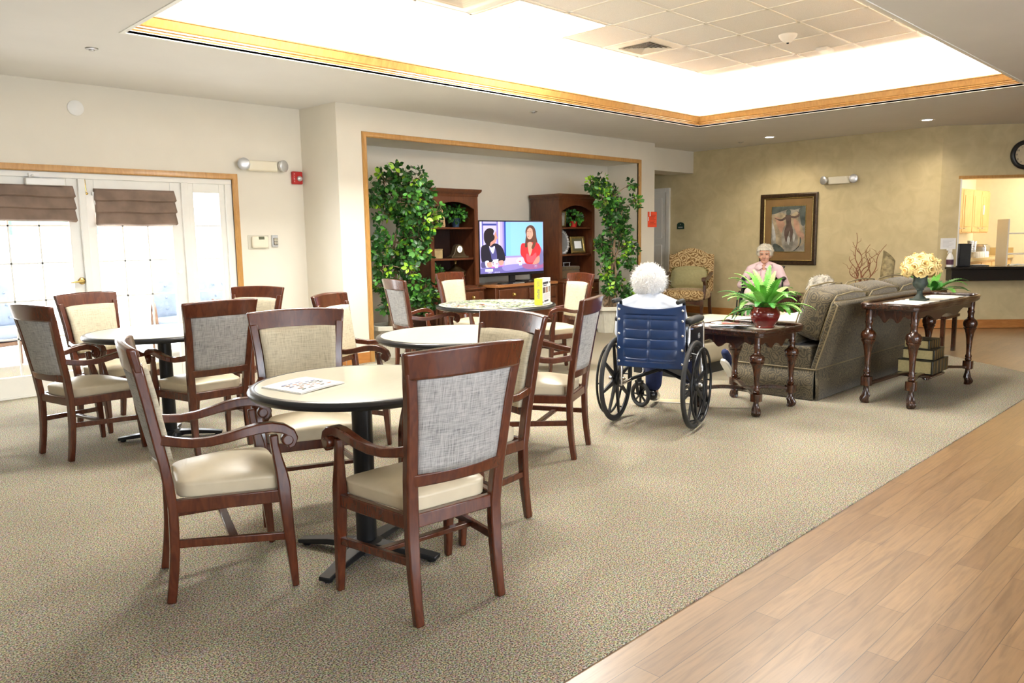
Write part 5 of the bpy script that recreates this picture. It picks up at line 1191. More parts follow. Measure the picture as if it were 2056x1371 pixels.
def hair(rx, ry, rz, cy_, cz_, face=True, amp=.10, n=900, seed=1, fr=9, L=.05):
    def fn(t, H, mat):
        b = MB(); rnd = random.Random(seed)
        def rad(d):
            k = 1 + amp * noise.noise(d * 3.1 + V(seed, 0, 0)) + amp * .55 * noise.noise(d * fr + V(0, seed, 0)) + amp * .3 * noise.noise(d * fr * 2.3)
            return k
        def pos(d):
            p = V(d.x * rx, d.y * ry, d.z * rz) * rad(d) + V(0, cy_, cz_)
            if face and p.y > .02:      # keep the face clear below the hairline
                line = .058 - .55 * max(0, abs(p.x) - .045)
                if p.z < line: p.y = min(p.y, .035 - .3 * (line - p.z) if abs(p.x) < .06 else .045 - .2 * (line - p.z)); 
                if p.z < -.05: p *= .75
            return p
        b.ell((0, 0, 0), 1, None, 72, 44, None)
        for v in b.bm.verts: v.co = H @ pos(v.co.normalized())
        def c(r_):
            while True:
                d = V(r_.gauss(0, 1), r_.gauss(0, 1), r_.gauss(0, 1)).normalized(); p = pos(d)
                if p.z < -.075: continue
                if face and p.y > .03 and p.z < .05: continue
                return p, d
        wisps(b, H, n, c, L, rnd)
        b.build('hair', mat, t, recalc=False)
    return fn
I4 = Matrix.Identity(4)
# white haired person in the navy wheelchair, back to us
J = dict(pel=(-.01, .08, .575), waist=(-.02, .055, .67), chest=(-.04, .035, .77), nb=(-.055, .045, .885), head=(-.072, .085, .985),
         shL=(-.225, .035, .815), shR=(.14, .035, .81), elL=(-.265, .06, .64), wrL=(-.245, .22, .79 - .01), elR=(.185, .09, .63), wrR=(.10, .29, .64),
         hipL=(-.10, .12, .56), hipR=(.09, .12, .56), knL=(-.155, .50, .555), knR=(.11, .50, .555), anL=(-.20, .585, .10), toL=(-.22, .72, .055), anR=(.12, .60, .20), toR=(.13, .73, .165), hem=.18, pnL=(0, 0, -1), hdL=(.1, .9, .1))
def collar1(t, g, H, o):
    b = MB(); b.tube([g['nb'] + V(.072 * math.cos(q), .062 * math.sin(q) + .004, .018 + .012 * math.sin(q)) for q in [2 * PI * i / 24 for i in range(24)]], .013, 8, closed=True); b.build('collar', M['purple'], t)
person('person', 'person with fluffy white hair and pale blue shirt, back turned, in the navy wheelchair', (4.48, 3.125, 0), -73.1, J, 'shirt', 'trouser', M['hair'], 'leather', RX(R(-6)) @ RZ(R(12)), hair(.113, .115, .116, -.018, .022, False, .09, 2200, 2, 8, .045), extra=collar1)
# person in pink in the black wheelchair, facing the room
J = dict(pel=(0, .08, .575), waist=(0, .07, .68), chest=(0, .06, .80), nb=(0, .07, .925), head=(0, .105, 1.065), shL=(-.175, .06, .855), shR=(.175, .06, .855),
         elL=(-.275, .09, .66), elR=(.30, .09, .65), wrL=(-.10, .30, .665), wrR=(.10, .29, .70), hdL=(1, .35, -.1), hdR=(-1, .35, -.1), pnL=(0, -.3, -1), pnR=(0, -.3, -1),
         hipL=(-.10, .12, .56), hipR=(.10, .12, .56), knL=(-.13, .50, .565), knR=(.13, .50, .57), anL=(-.13, .58, .18), anR=(.13, .58, .18), toL=(-.14, .71, .15), toR=(.14, .71, .15), hem=.34)
def jacket(t, g, H, o):
    b = MB()
    for s in (-1, 1):
        b.add([V(s * .012, .205, .90), V(s * .055, .165, .945), V(s * .105, .125, .935), V(s * .12, .185, .885), V(s * .065, .215, .862)], [(0, 1, 2, 3, 4)])
    c = b.build('collar', M['pink'], t); md = c.modifiers.new('t', 'SOLIDIFY'); md.thickness = .008
    b = MB()
    for s in (-1, 1): b.tube([(s * .030, .208, .87), (s * .036, .222, .80), (s * .040, .232, .72), (s * .045, .238, .64)], .004, 6)
    b.build('lapels', plain('jacket_edge', (.55, .33, .37), .7), t)
    b = MB(); b.tube([(-.05, .155, .94), (-.03, .205, .86), (-.01, .232, .74), (0, .238, .70)], .002, 6); b.ell((0, .24, .69), .010); b.build('pendant', M['antbrass'], t)
    b = MB(); b.ell((0, .135, .872), (.040, .055, .065)); b.build('neckline', M['skin'], t)
person('person', 'person in a pink jacket with short curled hair, seated facing us below the painting', (9.86, 5.09, 0), 111.7, J, 'pink', 'pinkl', M['hairb'], 'white_shoe' if False else 'cream', RZ(R(2)) @ RX(R(-4)), hair(.108, .108, .098, -.022, .040, True, .10, 900, 5, 10, .03), extra=jacket)
# person on the sofa, mostly hidden by its back
J = dict(pel=(0, -.02, .62), waist=(0, -.07, .72), chest=(0, -.10, .76), nb=(.0, -.06, .83), head=(.02, .0, .905), shL=(-.17, -.09, .745), shR=(.17, -.09, .745), elL=(-.22, .10, .62), elR=(.24, .02, .64), wrL=(-.12, .25, .68), wrR=(.10, .22, .66),
         hipL=(-.09, .04, .60), hipR=(.09, .04, .60), knL=(-.20, .44, .60), knR=(.0, .44, .60), anL=(-.36, .66, .20), anR=(-.02, .62, .20), toL=(-.52, .70, .37), toR=(.02, .73, .16), soleL=(-.7, .35, -.62), hem=.15)
def straps(t, g, H, o):
    b = MB(); an, to = g['anL'], g['toL']; d = (to - an).normalized(); dn = V(-.7, .35, -.62); dn = (dn - d * dn.dot(d)).normalized(); ac = d.cross(dn)
    poly = [(-.10, -.036), (-.03, -.044), (.08, -.048), (.16, -.046), (.205, -.02), (.205, .02), (.16, .044), (.08, .042), (-.03, .040), (-.10, .034)]
    Ms = Matrix((( d.x, ac.x, dn.x, an.x), (d.y, ac.y, dn.y, an.y), (d.z, ac.z, dn.z, an.z), (0, 0, 0, 1)))
    b.prism(poly, .052, .078, Ms); b.build('shoe_sole', M['whitep'], t, bevel=.006)
    b = MB()
    for x in (.03, .10): b.tube([Ms @ V(x + .01 * math.cos(q), .052 * math.cos(q), .012 - .052 * math.sin(q)) for q in [PI * i / 12 for i in range(13)]], .014, 6)
    b.build('shoe_strap', M['cloth'], t)
    b = MB()
    for s in 'LR': b.chain([g['kn' + s] - V(0, 0, .02), g['an' + s]], [.072, .058])
    b.build('stockings', M['trouser'], t, rem=.01, smooth=2)
    b = MB(); rnd = random.Random(2)
    for k in range(80): q = rnd.random() * 2 * PI; z = rnd.random(); p = V(*g['anL']).lerp(g['knL'], .02 + .5 * z); b.ell(p + V(.063 * math.cos(q), .063 * math.sin(q), 0), .0075, nu=6, nv=4)
    b.build('white_dots', M['whitep'], t)
J['hem'] = .75
person('person', 'person with grey curled hair sitting low on the sofa, head bowed over its back', (6.93, 3.04, -.10), 14, J, 'floral', 'floral', M['hairg'], 'trouser', RZ(R(58)) @ RX(R(-22)), hair(.112, .118, .108, -.018, .030, True, .16, 900, 9, 7, .035), extra=straps)
# ------------------------------------------------------------------ indoor trees
def fluted_pot(t, r0, r1, h, n=8):
    b = MB(); m = 96
    def P(q): return (math.cos(PI / 8) / math.cos(((q + PI / 8) % (PI / 4)) - PI / 8))
    def fn(u, v):
        q = 2 * PI * u; r = lerp(r0, r1, v) * P(q); r *= 1 - .022 * (abs(math.sin(q * 24)) > .5) * (.08 < v < .92); return (r * math.cos(q), r * math.sin(q), h * .86 * v)
    b.grid(fn, 192, 14, cu=True); b.prism([(r0 * P(2 * PI * i / m) * math.cos(2 * PI * i / m), r0 * P(2 * PI * i / m) * math.sin(2 * PI * i / m)) for i in range(m)], 0, .01); b.build('pot', M['planter'], t, sharp=25)
    b = MB(); oc = lambda r: [(r * math.cos(PI / 8 + PI / 4 * i) / math.cos(PI / 8), r * math.sin(PI / 8 + PI / 4 * i) / math.cos(PI / 8)) for i in range(8)]
    vv = []
    for r, z in ((r1 * 1.01, h * .85), (r1 * 1.10, h * .86), (r1 * 1.10, h), (r1 * .92, h), (r1 * .90, h * .9)): vv += [(x, y, z) for x, y in oc(r)]
    b.add(vv, [(i * 8 + j, i * 8 + (j + 1) % 8, i * 8 + 8 + (j + 1) % 8, i * 8 + 8 + j) for i in range(4) for j in range(8)]); b.build('rim', M['planter'], t, bevel=.004)
    b = MB(); b.lathe([(.001, h * .90), (r1 * .93, h * .90), (r1 * .93, h * .88), (.001, h * .88)], 32); b.build('moss', M['soil'], t)
def tree(label, loc, clusters, trunks, seed, ls=.062):
    t = thing('indoor_tree', label, 'tree', loc, 0, 'leafy indoor trees in the recess'); fluted_pot(t, .15, .225, .37)
    for k, tr in enumerate(trunks):
        b = MB(); pts = []; n = 24
        for i in range(n + 1):
            u = i / n * (len(tr) - 1); j = int(min(u, len(tr) - 2)); f_ = u - j; p = V(*tr[j]).lerp(V(*tr[j + 1]), f_); p += V(.016 * math.sin(i * .9 + k * 2), .016 * math.cos(i * .8 + k), 0); pts.append(p)
        b.tube(pts, [lerp(.026, .009, i / n) for i in range(n + 1)], 8); b.build('trunk', M['bark'], t)
    b = MB(); rnd = random.Random(seed); tops = [V(*tr[-1]) for tr in trunks] + [V(*tr[-2]) for tr in trunks]
    b2 = MB()
    for ci, (x, y, z, r, n) in enumerate(clusters):
        c = V(x, y, z); src = min(tops + [V(*p) for tr in trunks for p in tr], key=lambda q: (q - c).length); b2.tube([src, src.lerp(c, .5) + V(rnd.uniform(-.03, .03), rnd.uniform(-.03, .03), .02), c], [.007, .005, .003], 6)
        # whorls of leaves on short twigs
        for w in range(max(1, int(n / 4))):
            d = V(rnd.gauss(0, 1), rnd.gauss(0, .8), rnd.gauss(0, .9)).normalized(); p = c + d * r * (.35 + .65 * rnd.random()); mi = rnd.choices((0, 1, 2), (.62, .28, .13))[0]
            b2.tube([c.lerp(p, .3), p], [.0025, .0015], 4)
            ax0 = (d + V(0, 0, -.25)).normalized()
            for l in range(5):
                q = 2 * PI * l / 5 + rnd.random(); e1 = ax0.orthogonal().normalized(); e2 = ax0.cross(e1); ax = (ax0 * .55 + (e1 * math.cos(q) + e2 * math.sin(q)) + V(rnd.gauss(0, .25), rnd.gauss(0, .25), -.22 + rnd.gauss(0, .25))).normalized(); ad = ax.cross(ax0).normalized(); nn = ad.cross(ax)
                L = ls * (.72 + .5 * rnd.random()); wd_ = L * .30; b.mi = mi if rnd.random() < .8 else rnd.choice((0, 1))
                P0 = p + ax * L * .22
                b.add([P0, P0 + ax * L * .25 + ad * wd_ * .8, P0 + ax * L * .55 + ad * wd_, P0 + ax * L * .85 + ad * wd_ * .55, P0 + ax * L - nn * L * .06, P0 + ax * L * .85 - ad * wd_ * .55, P0 + ax * L * .55 - ad * wd_, P0 + ax * L * .25 - ad * wd_ * .8, P0 + ax * L * .3 - nn * .05 * L, P0 + ax * L * .65 - nn * .06 * L],
                      [(0, 1, 8), (1, 2, 9, 8), (2, 3, 9), (3, 4, 9), (4, 5, 9), (5, 6, 9), (6, 7, 8, 9), (7, 0, 8)])
    b.build('foliage', LM, t, recalc=False); b2.build('twigs', M['bark'], t)
    return t
LX, LY_, RX_, RY_ = 5.22, 7.28, 8.62, 6.80
CL = [(5.20, 2.10, .10, 40), (5.10, 1.98, .15, 90), (5.32, 1.96, .20, 150), (5.52, 1.98, .17, 120), (5.72, 1.93, .13, 80), (5.02, 1.80, .13, 80), (5.22, 1.76, .2, 170), (5.45, 1.75, .2, 170), (5.66, 1.76, .18, 130), (5.80, 1.62, .14, 80), (5.12, 1.60, .15, 90), (5.34, 1.57, .16, 120), (5.58, 1.55, .17, 130), (5.72, 1.46, .13, 80), (5.60, 1.36, .14, 90), (5.44, 1.30, .12, 70), (5.08, 1.33, .12, 70), (5.20, 1.30, .12, 70), (4.97, 1.18, .12, 80), (5.14, 1.14, .14, 90), (5.34, 1.14, .13, 80), (5.52, 1.20, .13, 80), (5.64, 1.18, .11, 60), (4.99, 1.0, .12, 80), (5.02, .85, .12, 90), (5.06, .70, .11, 70), (5.08, .58, .08, 40), (5.24, .98, .11, 60), (5.46, .98, .12, 70), (5.50, .82, .12, 80), (5.62, .74, .14, 100), (5.74, .66, .12, 80), (5.56, .62, .13, 80), (5.44, .66, .10, 60), (5.66, .56, .11, 60)]
tree('leafy indoor tree in a pot beside the left bookcase', (LX, LY_, 0), [((max(x, 5.03) - LX, (((i * 37) % 11) / 11 - .5) * .18 - .12, z, r * .88, n) if x < 5.45 else (x * .962 - LX, -.40 + .04 * (i % 3), 1.311 + (z - 1.311) * .962, r * .86, n)) for i, (x, z, r, n) in enumerate(CL)],
     [[(0, 0, .33), (-.04, 0, .7), (-.02, 0, .95), (.06, -.05, 1.3), (.12, -.05, 1.6)], [(.03, .02, .33), (.08, 0, .9), (.10, -.03, 1.2), (.24, -.05, 1.5), (.30, -.05, 1.75)], [(-.02, -.03, .33), (-.10, -.05, .8), (-.16, -.08, 1.05)], [(.05, -.02, .33), (.16, -.05, .6), (.36, -.10, .8)]], 21)
CR = [(8.42, 2.12, .07, 36), (8.27, 2.02, .10, 60), (8.45, 1.98, .12, 80), (8.66, 1.98, .13, 90), (8.86, 1.96, .12, 80), (9.18, 2.06, .07, 36), (8.56, 1.82, .14, 110), (8.80, 1.78, .17, 130), (9.04, 1.80, .14, 90), (9.26, 1.82, .11, 60), (8.70, 1.60, .14, 110), (8.92, 1.56, .15, 110), (9.16, 1.60, .13, 80), (8.64, 1.42, .12, 80), (8.94, 1.36, .12, 80), (9.12, 1.42, .11, 60), (8.60, 1.22, .12, 80), (8.84, 1.16, .14, 100), (9.06, 1.20, .13, 90), (9.28, 1.18, .12, 80), (8.66, 1.0, .12, 80), (8.90, .98, .13, 90), (9.12, .98, .12, 70), (8.60, .80, .11, 70), (8.78, .72, .12, 80), (9.0, .76, .12, 80), (8.60, .62, .10, 60), (9.08, .62, .12, 70), (9.22, .54, .10, 50), (8.98, .55, .10, 50)]
tree('leafy indoor tree in a white fluted planter at the right end of the recess', (RX_ - .02, RY_, 0), [(x - RX_ - .14 * (1 if x > 8.9 else .55), (((i * 29) % 13) / 13 - .5) * .22, z, r * .88, n) for i, (x, z, r, n) in enumerate(CR)],
     [[(.06, 0, .33), (.10, 0, .8), (.14, 0, 1.2), (.20, 0, 1.6), (.14, 0, 1.9)], [(.0, .02, .33), (.06, 0, .9), (.12, .04, 1.4), (.02, .02, 1.9)], [(.12, -.02, .33), (.14, 0, .7), (.2, 0, 1.1), (.34, .02, 1.7)], [(-.04, 0, .33), (-.06, 0, .6)]], 33)
# ------------------------------------------------------------------ ferns
def frond(b, p0, d, L, w, arch, rnd, mats, teeth=11):
    """arching serrated leaf"""
    d = V(*d).normalized(); pts = []; p = V(*p0); q = d.copy(); n = 12
    for i in range(n + 1): pts.append(p.copy()); p += q * L / n; q = (q + V(0, 0, -arch * (i / n) ** 1.2)).normalized()
    b.mi = rnd.choice(mats); vv = []; side0 = d.cross(V(0, 0, 1)); side0 = side0.normalized() if side0.length > .05 else V(1, 0, 0)
    for i, pt in enumerate(pts):
        u = i / n; tg = (pts[min(i + 1, n)] - pts[max(i - 1, 0)]).normalized(); up_ = side0.cross(tg).normalized(); ww = w * (math.sin(PI * min(1, u * .85 + .12)) ** .8) * (1 if i < n else .1)
        vv += [pt - side0 * ww + up_ * ww * .28, pt, pt + side0 * ww + up_ * ww * .28]
    # leaflets in pairs along the midrib
    ff = []; vv = []
    vv0 = pts; m = 17
    for j in range(m):
        u = .10 + .88 * j / (m - 1); i = u * n; k = int(min(i, n - 1)); f_ = i - k; pt = pts[k].lerp(pts[k + 1], f_); tg = (pts[k + 1] - pts[k]).normalized(); up_ = side0.cross(tg).normalized()
        ww = w * (math.sin(PI * min(1, u * .86 + .10)) ** .7)
        for s in (-1, 1):
            ax = (side0 * s + tg * .45 + up_ * .22).normalized(); h = tg * (L / m * .62); b0 = len(vv)
            vv += [pt - h, pt + ax * ww * .55 - h * .9, pt + ax * ww * 1.05, pt + ax * ww * .6 + h, pt + h]
            ff.append((b0, b0 + 1, b0 + 2, b0 + 3, b0 + 4) if s > 0 else (b0 + 4, b0 + 3, b0 + 2, b0 + 1, b0))
    b.add(vv, ff); b.tube(pts, [.0028 * (1 - .7 * i / n) for i in range(n + 1)], 5)
def fern(name, label, loc, pot, n, L, w, seed, zb, mats, tilt=(0, 1.15)):
    t = thing(name, label, 'plant', loc); pot(t); b = MB(); rnd = random.Random(seed); d = b
    for k in range(n):
        q = 2 * PI * k / n * 2.4 + rnd.uniform(-.2, .2); el = lerp(tilt[1], tilt[0], (k / n) ** .8) + rnd.uniform(-.1, .1)
        frond(b, (.02 * math.cos(q), .02 * math.sin(q), zb), (math.cos(q) * math.cos(el), math.sin(q) * math.cos(el), math.sin(el)), L * rnd.uniform(.75, 1.1), w * rnd.uniform(.8, 1.15), rnd.uniform(.20, .42), rnd, (0, 1, 0, 1, 2))
    b.build('fronds', mats, t, recalc=False); return t
def potA(t):
    b = MB(); b.lathe([(.001, 0), (.068, 0), (.074, .008), (.070, .016), (.088, .045), (.105, .08), (.110, .105), (.103, .13), (.090, .145), (.087, .152), (.093, .160), (.080, .162), (.078, .14), (.001, .13)], 40); b.build('pot', M['terra'], t)
fern('potted_fern', 'bright green fern in a glossy oxblood pot on the end table', (5.44, 2.80, .6235), potA, 50, .33, .040, 4, .14, [M['fern'], M['fernl'], M['ferny']], (.0, 1.40))
def potB(t):
    b = MB(); b.lathe([(.001, 0), (.12, 0), (.16, .26), (.15, .27), (.14, .25), (.001, .24)], 28); b.build('pot', plain('wicker_pot', (.22, .12, .05), .7, var=.4, scale=50), t)
    b = MB(); b.box(-.24, .24, -.24, .24, -.03, 0); b.build('stand_top', M['dark'], t)
    for sx in (-1, 1):
        for sy in (-1, 1): b = MB(); b.box(sx * .20 - .02, sx * .20 + .02, sy * .20 - .02, sy * .20 + .02, -.42, -.03); b.build('stand_leg', M['dark'], t)
fern('potted_fern', 'dark green fern in a woven pot on a stand beyond the sofa end', (9.35, 2.85, .42), potB, 20, .42, .055, 8, .22, [M['ferny'], M['fern'], M['ferny']], (.2, 1.0))
# ------------------------------------------------------------------ urn of cream roses on the sofa table
t = thing('flower_urn', 'dark green urn packed with cream yellow roses on the lace runner', 'flowers', (6.72, 2.13, .775))
b = MB(); b.box(-.058, .058, -.058, .058, 0, .016); b.lathe([(.05, .016), (.045, .024), (.026, .04), (.020, .06), (.022, .08), (.032, .088), (.03, .095), (.05, .115), (.058, .14), (.052, .155), (.05, .19), (.062, .205), (.058, .21), (.001, .20)], 32); b.build('urn', M['urn'], t)
rnd = random.Random(6); pos = []; n = 28
for k in range(n):
    z = 1 - 1.45 * (k + .5) / n; q = k * 2.39996; r_ = math.sqrt(max(0, 1 - z * z)); pos.append(V(r_ * math.cos(q), r_ * math.sin(q), z))
for k, d in enumerate(pos):
    c = V(0, 0, .262) + V(d.x * .112, d.y * .112, d.z * .085); b = MB(); e1 = d.orthogonal().normalized(); e2 = d.cross(e1); s = .042
    for ring, (m, rr, lift) in enumerate(((3, .22, .020), (4, .5, .016), (5, .85, .006), (6, 1.15, -.006))):
        for j in range(m):
            q = 2 * PI * (j + .5 * ring) / m + rnd.uniform(-.2, .2); w_ = 2 * PI / m * .72
            def pf(u, v, q=q, w_=w_, rr=rr, lift=lift):
                an = q + (u - .5) * w_ * 1.3; rad_ = s * rr * (.55 + .55 * v ** 1.5); h = lift + .026 * math.sqrt(v) - .016 * max(0, v - .7) * 3 * (rr > .4); return c + (e1 * math.cos(an) + e2 * math.sin(an)) * rad_ + d * h
            b.grid(pf, 6, 6)
    o = b.build('rose', M['rose'], t, recalc=False)
b = MB(); b.ell((0, 0, .255), (.09, .09, .07)); b.build('filler', plain('rose_heart', (.50, .33, .10), .7, var=.2), t)
# ------------------------------------------------------------------ curly willow, bark vase
t = thing('branch_vase', 'curly reddish willow branches rising behind the sofa in a tall vase', 'vase', (10.9, 4.20, 0))
b = MB(); b.lathe([(.001, 0), (.09, 0), (.13, .12), (.12, .32), (.07, .50), (.075, .56), (.06, .555), (.001, .5)], 28); b.build('vase', M['dark'], t)
rnd = random.Random(12)
for k in range(9):
    b = MB(); p = V(rnd.uniform(-.02, .02), rnd.uniform(-.03, .03), .5); tgt = V(0, (-.30, .12, .02, .16, -.2, -.06, .10, -.12, .18)[k], (.66, .82, .62, .52, .60, .50, .70, .66, .40)[k]); pts = []; nn = 22
    for i in range(nn + 1): u = i / nn; pts.append(p + tgt * u + V(.03 * math.sin(u * 11 + k), .040 * math.sin(u * 10 + k * 1.7) * min(1, u * 3), .012 * math.cos(u * 12 + k)))
    b.tube(pts, [lerp(.0095, .003, i / nn) for i in range(nn + 1)], 6); o = b.build('branch', M['twig'], t)
    for j in (9, 14, 18):
        dd = V(rnd.uniform(-.5, .5), rnd.choice((-1, 1)) * .8, .9); b = MB(); b.tube([pts[j] + dd * .10 * i / 5 + V(0, .012 * math.sin(i * 1.6), 0) for i in range(6)], [.004, .0038, .003, .0028, .002, .0012], 5); b.build('twig', M['twig'], o)
t = thing('bark_vase', 'tall slanted tan bark vase behind the sofa right of the willow', 'vase', (10.88, 3.92, 0))
b = MB(); 
def bv(u, v):
    q = 2 * PI * u; z = 1.02 * v; r_ = lerp(.10, .075, v) * (1 + .05 * noise.noise(V(math.cos(q) * 2, math.sin(q) * 2, z * 6))); cut = .09 * math.sin(q) * max(0, v - .6) * 2
    return (r_ * math.cos(q), r_ * math.sin(q) * 1.0 - .07 * v, z + cut)
b.grid(bv, 36, 24, cu=True); b.build('body', plain('bark_tan', (.36, .29, .15), .85, var=.35, scale=22, bmp=.4), t); b = MB(); b.lathe([(.001, .9), (.07, .9), (.07, .91), (.001, .91)], 20, T(0, -.065, 0)); b.build('filler', M['soil'], t)
# ------------------------------------------------------------------ framed painting, clock, notice on the far walls
t = thing('framed_painting', 'dark framed abstract painting on the beige papered wall behind the person in pink', 'painting', (XE, 5.666, 1.405), -PI / 2)
w, h = .462, .552; b = MB(); vv = []; pr = [(0, 0), (0, -.035), (-.02, -.045), (-.055, -.04), (-.06, -.03), (-.072, -.028), (-.075, -.012)]
for o, y in pr: vv += [(-w - o, y, -h - o), (w + o, y, -h - o), (w + o, y, h + o), (-w - o, y, h + o)]
b.add(vv, [(i * 4 + j, i * 4 + (j + 1) % 4, i * 4 + 4 + (j + 1) % 4, i * 4 + 4 + j) for i in range(6) for j in range(4)]); b.build('frame', M['picframe'], t, sharp=25)
b = MB(); vv = []
for o, y in ((-.062, -.031), (-.068, -.036), (-.078, -.028)): vv += [(-w - o, y, -h - o), (w + o, y, -h - o), (w + o, y, h + o), (-w - o, y, h + o)]
b.add(vv, [(i * 4 + j, i * 4 + (j + 1) % 4, i * 4 + 4 + (j + 1) % 4, i * 4 + 4 + j) for i in range(2) for j in range(4)]); b.build('gilt_slip', M['gold'], t)
b = MB(); b.box(-w + .07, w - .07, -.016, -.008, -h + .07, h - .07); b.build('mount', M['picmat'], t)
b = MB(); b.box(-.285, .285, -.019, -.015, -.355, .365); b.build('mount_bevel', M['gold'], t)
b = MB(); mats = [M['pa'], M['pb'], M['pc'], M['pd'], M['pe'], plain('paint_white', (.46, .46, .44), .5, var=.2)]; L = [0]
def pt(mi, pts, sm=4):
    n = len(pts); out = []
    for i in range(n):
        p0, p1, p2, p3 = [Vector(pts[(i + k) % n]) for k in (-1, 0, 1, 2)]
        for q in range(sm): u = q / sm; out.append(.5 * ((2 * p1) + (p2 - p0) * u + (2 * p0 - 5 * p1 + 4 * p2 - p3) * u * u + (3 * p1 - p0 - 3 * p2 + p3) * u ** 3))
    L[0] += 1; b.mi = mi; b.add([(min(.275, max(-.275, x)), -.0195 - L[0] * .0003, min(.355, max(-.345, z))) for x, z in out], [tuple(range(len(out)))])
pt(0, [(-.275, -.345), (.275, -.345), (.275, .355), (-.275, .355)], 1); pt(3, [(-.275, .24), (-.15, .27), (0, .31), (.1, .30), (.275, .34), (.275, .355), (-.275, .355)], 2); pt(3, [(.17, .30), (.275, .33), (.275, .08), (.22, .06), (.19, .18)], 3)
pt(4, [(-.26, .22), (-.10, .26), (0, .20), (.14, .27), (.17, .12), (.24, .0), (.27, -.20), (.10, -.30), (-.16, -.28), (-.2, -.1), (-.24, .08)]); pt(2, [(-.22, .20), (-.13, .17), (-.05, .08), (-.10, -.05), (-.16, .02), (-.20, .12)]); pt(2, [(.09, .16), (.17, .10), (.20, -.02), (.26, -.08), (.24, -.16), (.12, -.04)])
pt(5, [(-.26, .10), (-.22, .0), (-.20, -.14), (-.25, -.16)]); pt(3, [(-.27, -.30), (-.22, -.22), (-.12, -.26), (-.05, -.34), (-.2, -.345)]); pt(3, [(.20, -.12), (.22, -.2), (.14, -.32), (.05, -.34), (.18, -.28)])
pt(0, [(-.05, .06), (-.10, -.08), (-.09, -.24), (-.02, -.33), (.10, -.33), (.17, -.22), (.14, -.06), (.06, .06)]); pt(1, [(-.045, .22), (.04, .22), (.05, .10), (.085, -.04), (.05, -.2), (.03, -.02), (-.02, -.2), (-.06, -.05), (-.03, .08)]); pt(1, [(-.04, .20), (-.12, .16), (-.23, .185), (-.20, .165), (-.12, .13), (-.04, .16)]); pt(1, [(.03, .21), (.11, .20), (.17, .24), (.13, .28), (.18, .25), (.18, .20), (.11, .17), (.04, .18)]); pt(3, [(-.03, .29), (.01, .31), (.04, .28), (.03, .23), (-.01, .22), (-.035, .25)])
pt(5, [(.01, -.1), (.04, -.16), (.02, -.24), (-.01, -.18)]); pt(5, [(.10, -.06), (.12, -.12), (.10, -.2), (.09, -.12)])
b.build('canvas', mats, t, recalc=False)
AB = -math.atan2(.758, .652)
def atbar(s, o, z): return MBAR @ V(s, o, z)
t = thing('wall_clock', 'round black rimmed wall clock above the serving hatch', 'clock', atbar(1.065, 0, 2.335), AB)
b = MB(); b.tube([(.165 * math.cos(q), -.02, .165 * math.sin(q)) for q in [2 * PI * i / 48 for i in range(48)]], .030, 10, closed=True); b.build('rim', M['blk'], t)
b = MB(); b.lathe([(.001, 0), (.16, 0), (.16, .02), (.001, .02)], 40, RX(PI / 2)); b.build('face', plain('clock_face', (.70, .60, .40), .5, var=.05), t)
b = MB(); b.box(-.005, .005, -.024, -.021, -.02, .10); b.box(-.006, .07, -.026, -.023, -.005, .005)
for k in range(12): q = PI / 2 - k * PI / 6; b.text(str(k or 12), .036, T(.115 * math.cos(q), -.0215, .115 * math.sin(q)) @ RX(PI / 2))
b.build('hands_and_numerals', M['ink'], t)
t = thing('notice', 'white paper notice taped left of the serving hatch', 'notice', atbar(.135, -.003, 1.165), AB)
b = MB(); b.box(-.098, .105, -.002, .002, -.075, .075); b.build('sheet', M['paper'], t); b = MB()
for k in range(6): b.box(-.07, .075 - .03 * (k % 3), -.0032, -.0018, .045 - k * .018, .050 - k * .018)
b.build('print', M['silver'], t)
# ------------------------------------------------------------------ serving counter and kitchen
t = thing('serving_counter', 'long black polished serving counter below the hatch', 'counter', atbar(1.35, 0, 0), AB)
b = MB(); b.box(-1.24, 1.25, -.20, -.002, .815, .85); b.box(-1.075, 1.14, -.004, .24, .805, .85); b.build('worktop', M['granite'], t, bevel=.006); b = MB(); b.box(-1.22, 1.23, -.17, -.004, .66, .815); b.build('front_apron', M['granite'], t, bevel=.004)
def item(name, cat, s, o, z, lab, group=None): return thing(name, lab, cat, atbar(s, o, z), AB, group)
t = item('counter_speaker', 'box', .345, .06, .851, 'tall black box standing at the left jamb of the hatch'); b = MB(); b.box(-.075, .085, -.1, .1, 0, .31); b.build('cabinet', M['blk'], t, bevel=.006); b = MB(); b.box(-.06, .07, -.106, -.099, .02, .29); b.build('grille', M['rubber'], t)
t = item('spray_bottle', 'bottle', .13, -.10, .851, 'white trigger spray bottle at the left end of the black counter')
b = MB(); b.lathe([(.001, 0), (.042, 0), (.045, .01), (.045, .12), (.03, .16), (.018, .185), (.016, .20), (.001, .20)], 22); b.build('body', M['whitep'], t); b = MB(); b.lathe([(.0462, .03), (.0462, .10)], 22, cap=False); b.build('label_band', plain('label_plum', (.10, .03, .06), .5), t)
b = MB(); b.box(-.018, .018, -.018, .018, .195, .225); b.box(-.05, .02, -.012, .012, .22, .245); b.bar((-.02, 0, .22), (-.035, 0, .175), .012, .010); b.build('trigger_head', M['whitep'], t, bevel=.004)
t = item('napkin', 'cloth', 1.05, -.06, .851, 'crumpled white cloth lying on the black counter'); b = MB(); b.grid(lambda u, v: (-.14 + .28 * u, -.07 + .14 * v, .004 + .028 * max(0, noise.noise(V(u * 4, v * 4, 2)) + .35)), 24, 14); o = b.build('cloth', M['cloth'], t); md = o.modifiers.new('t', 'SOLIDIFY'); md.thickness = .004; md.offset = -1
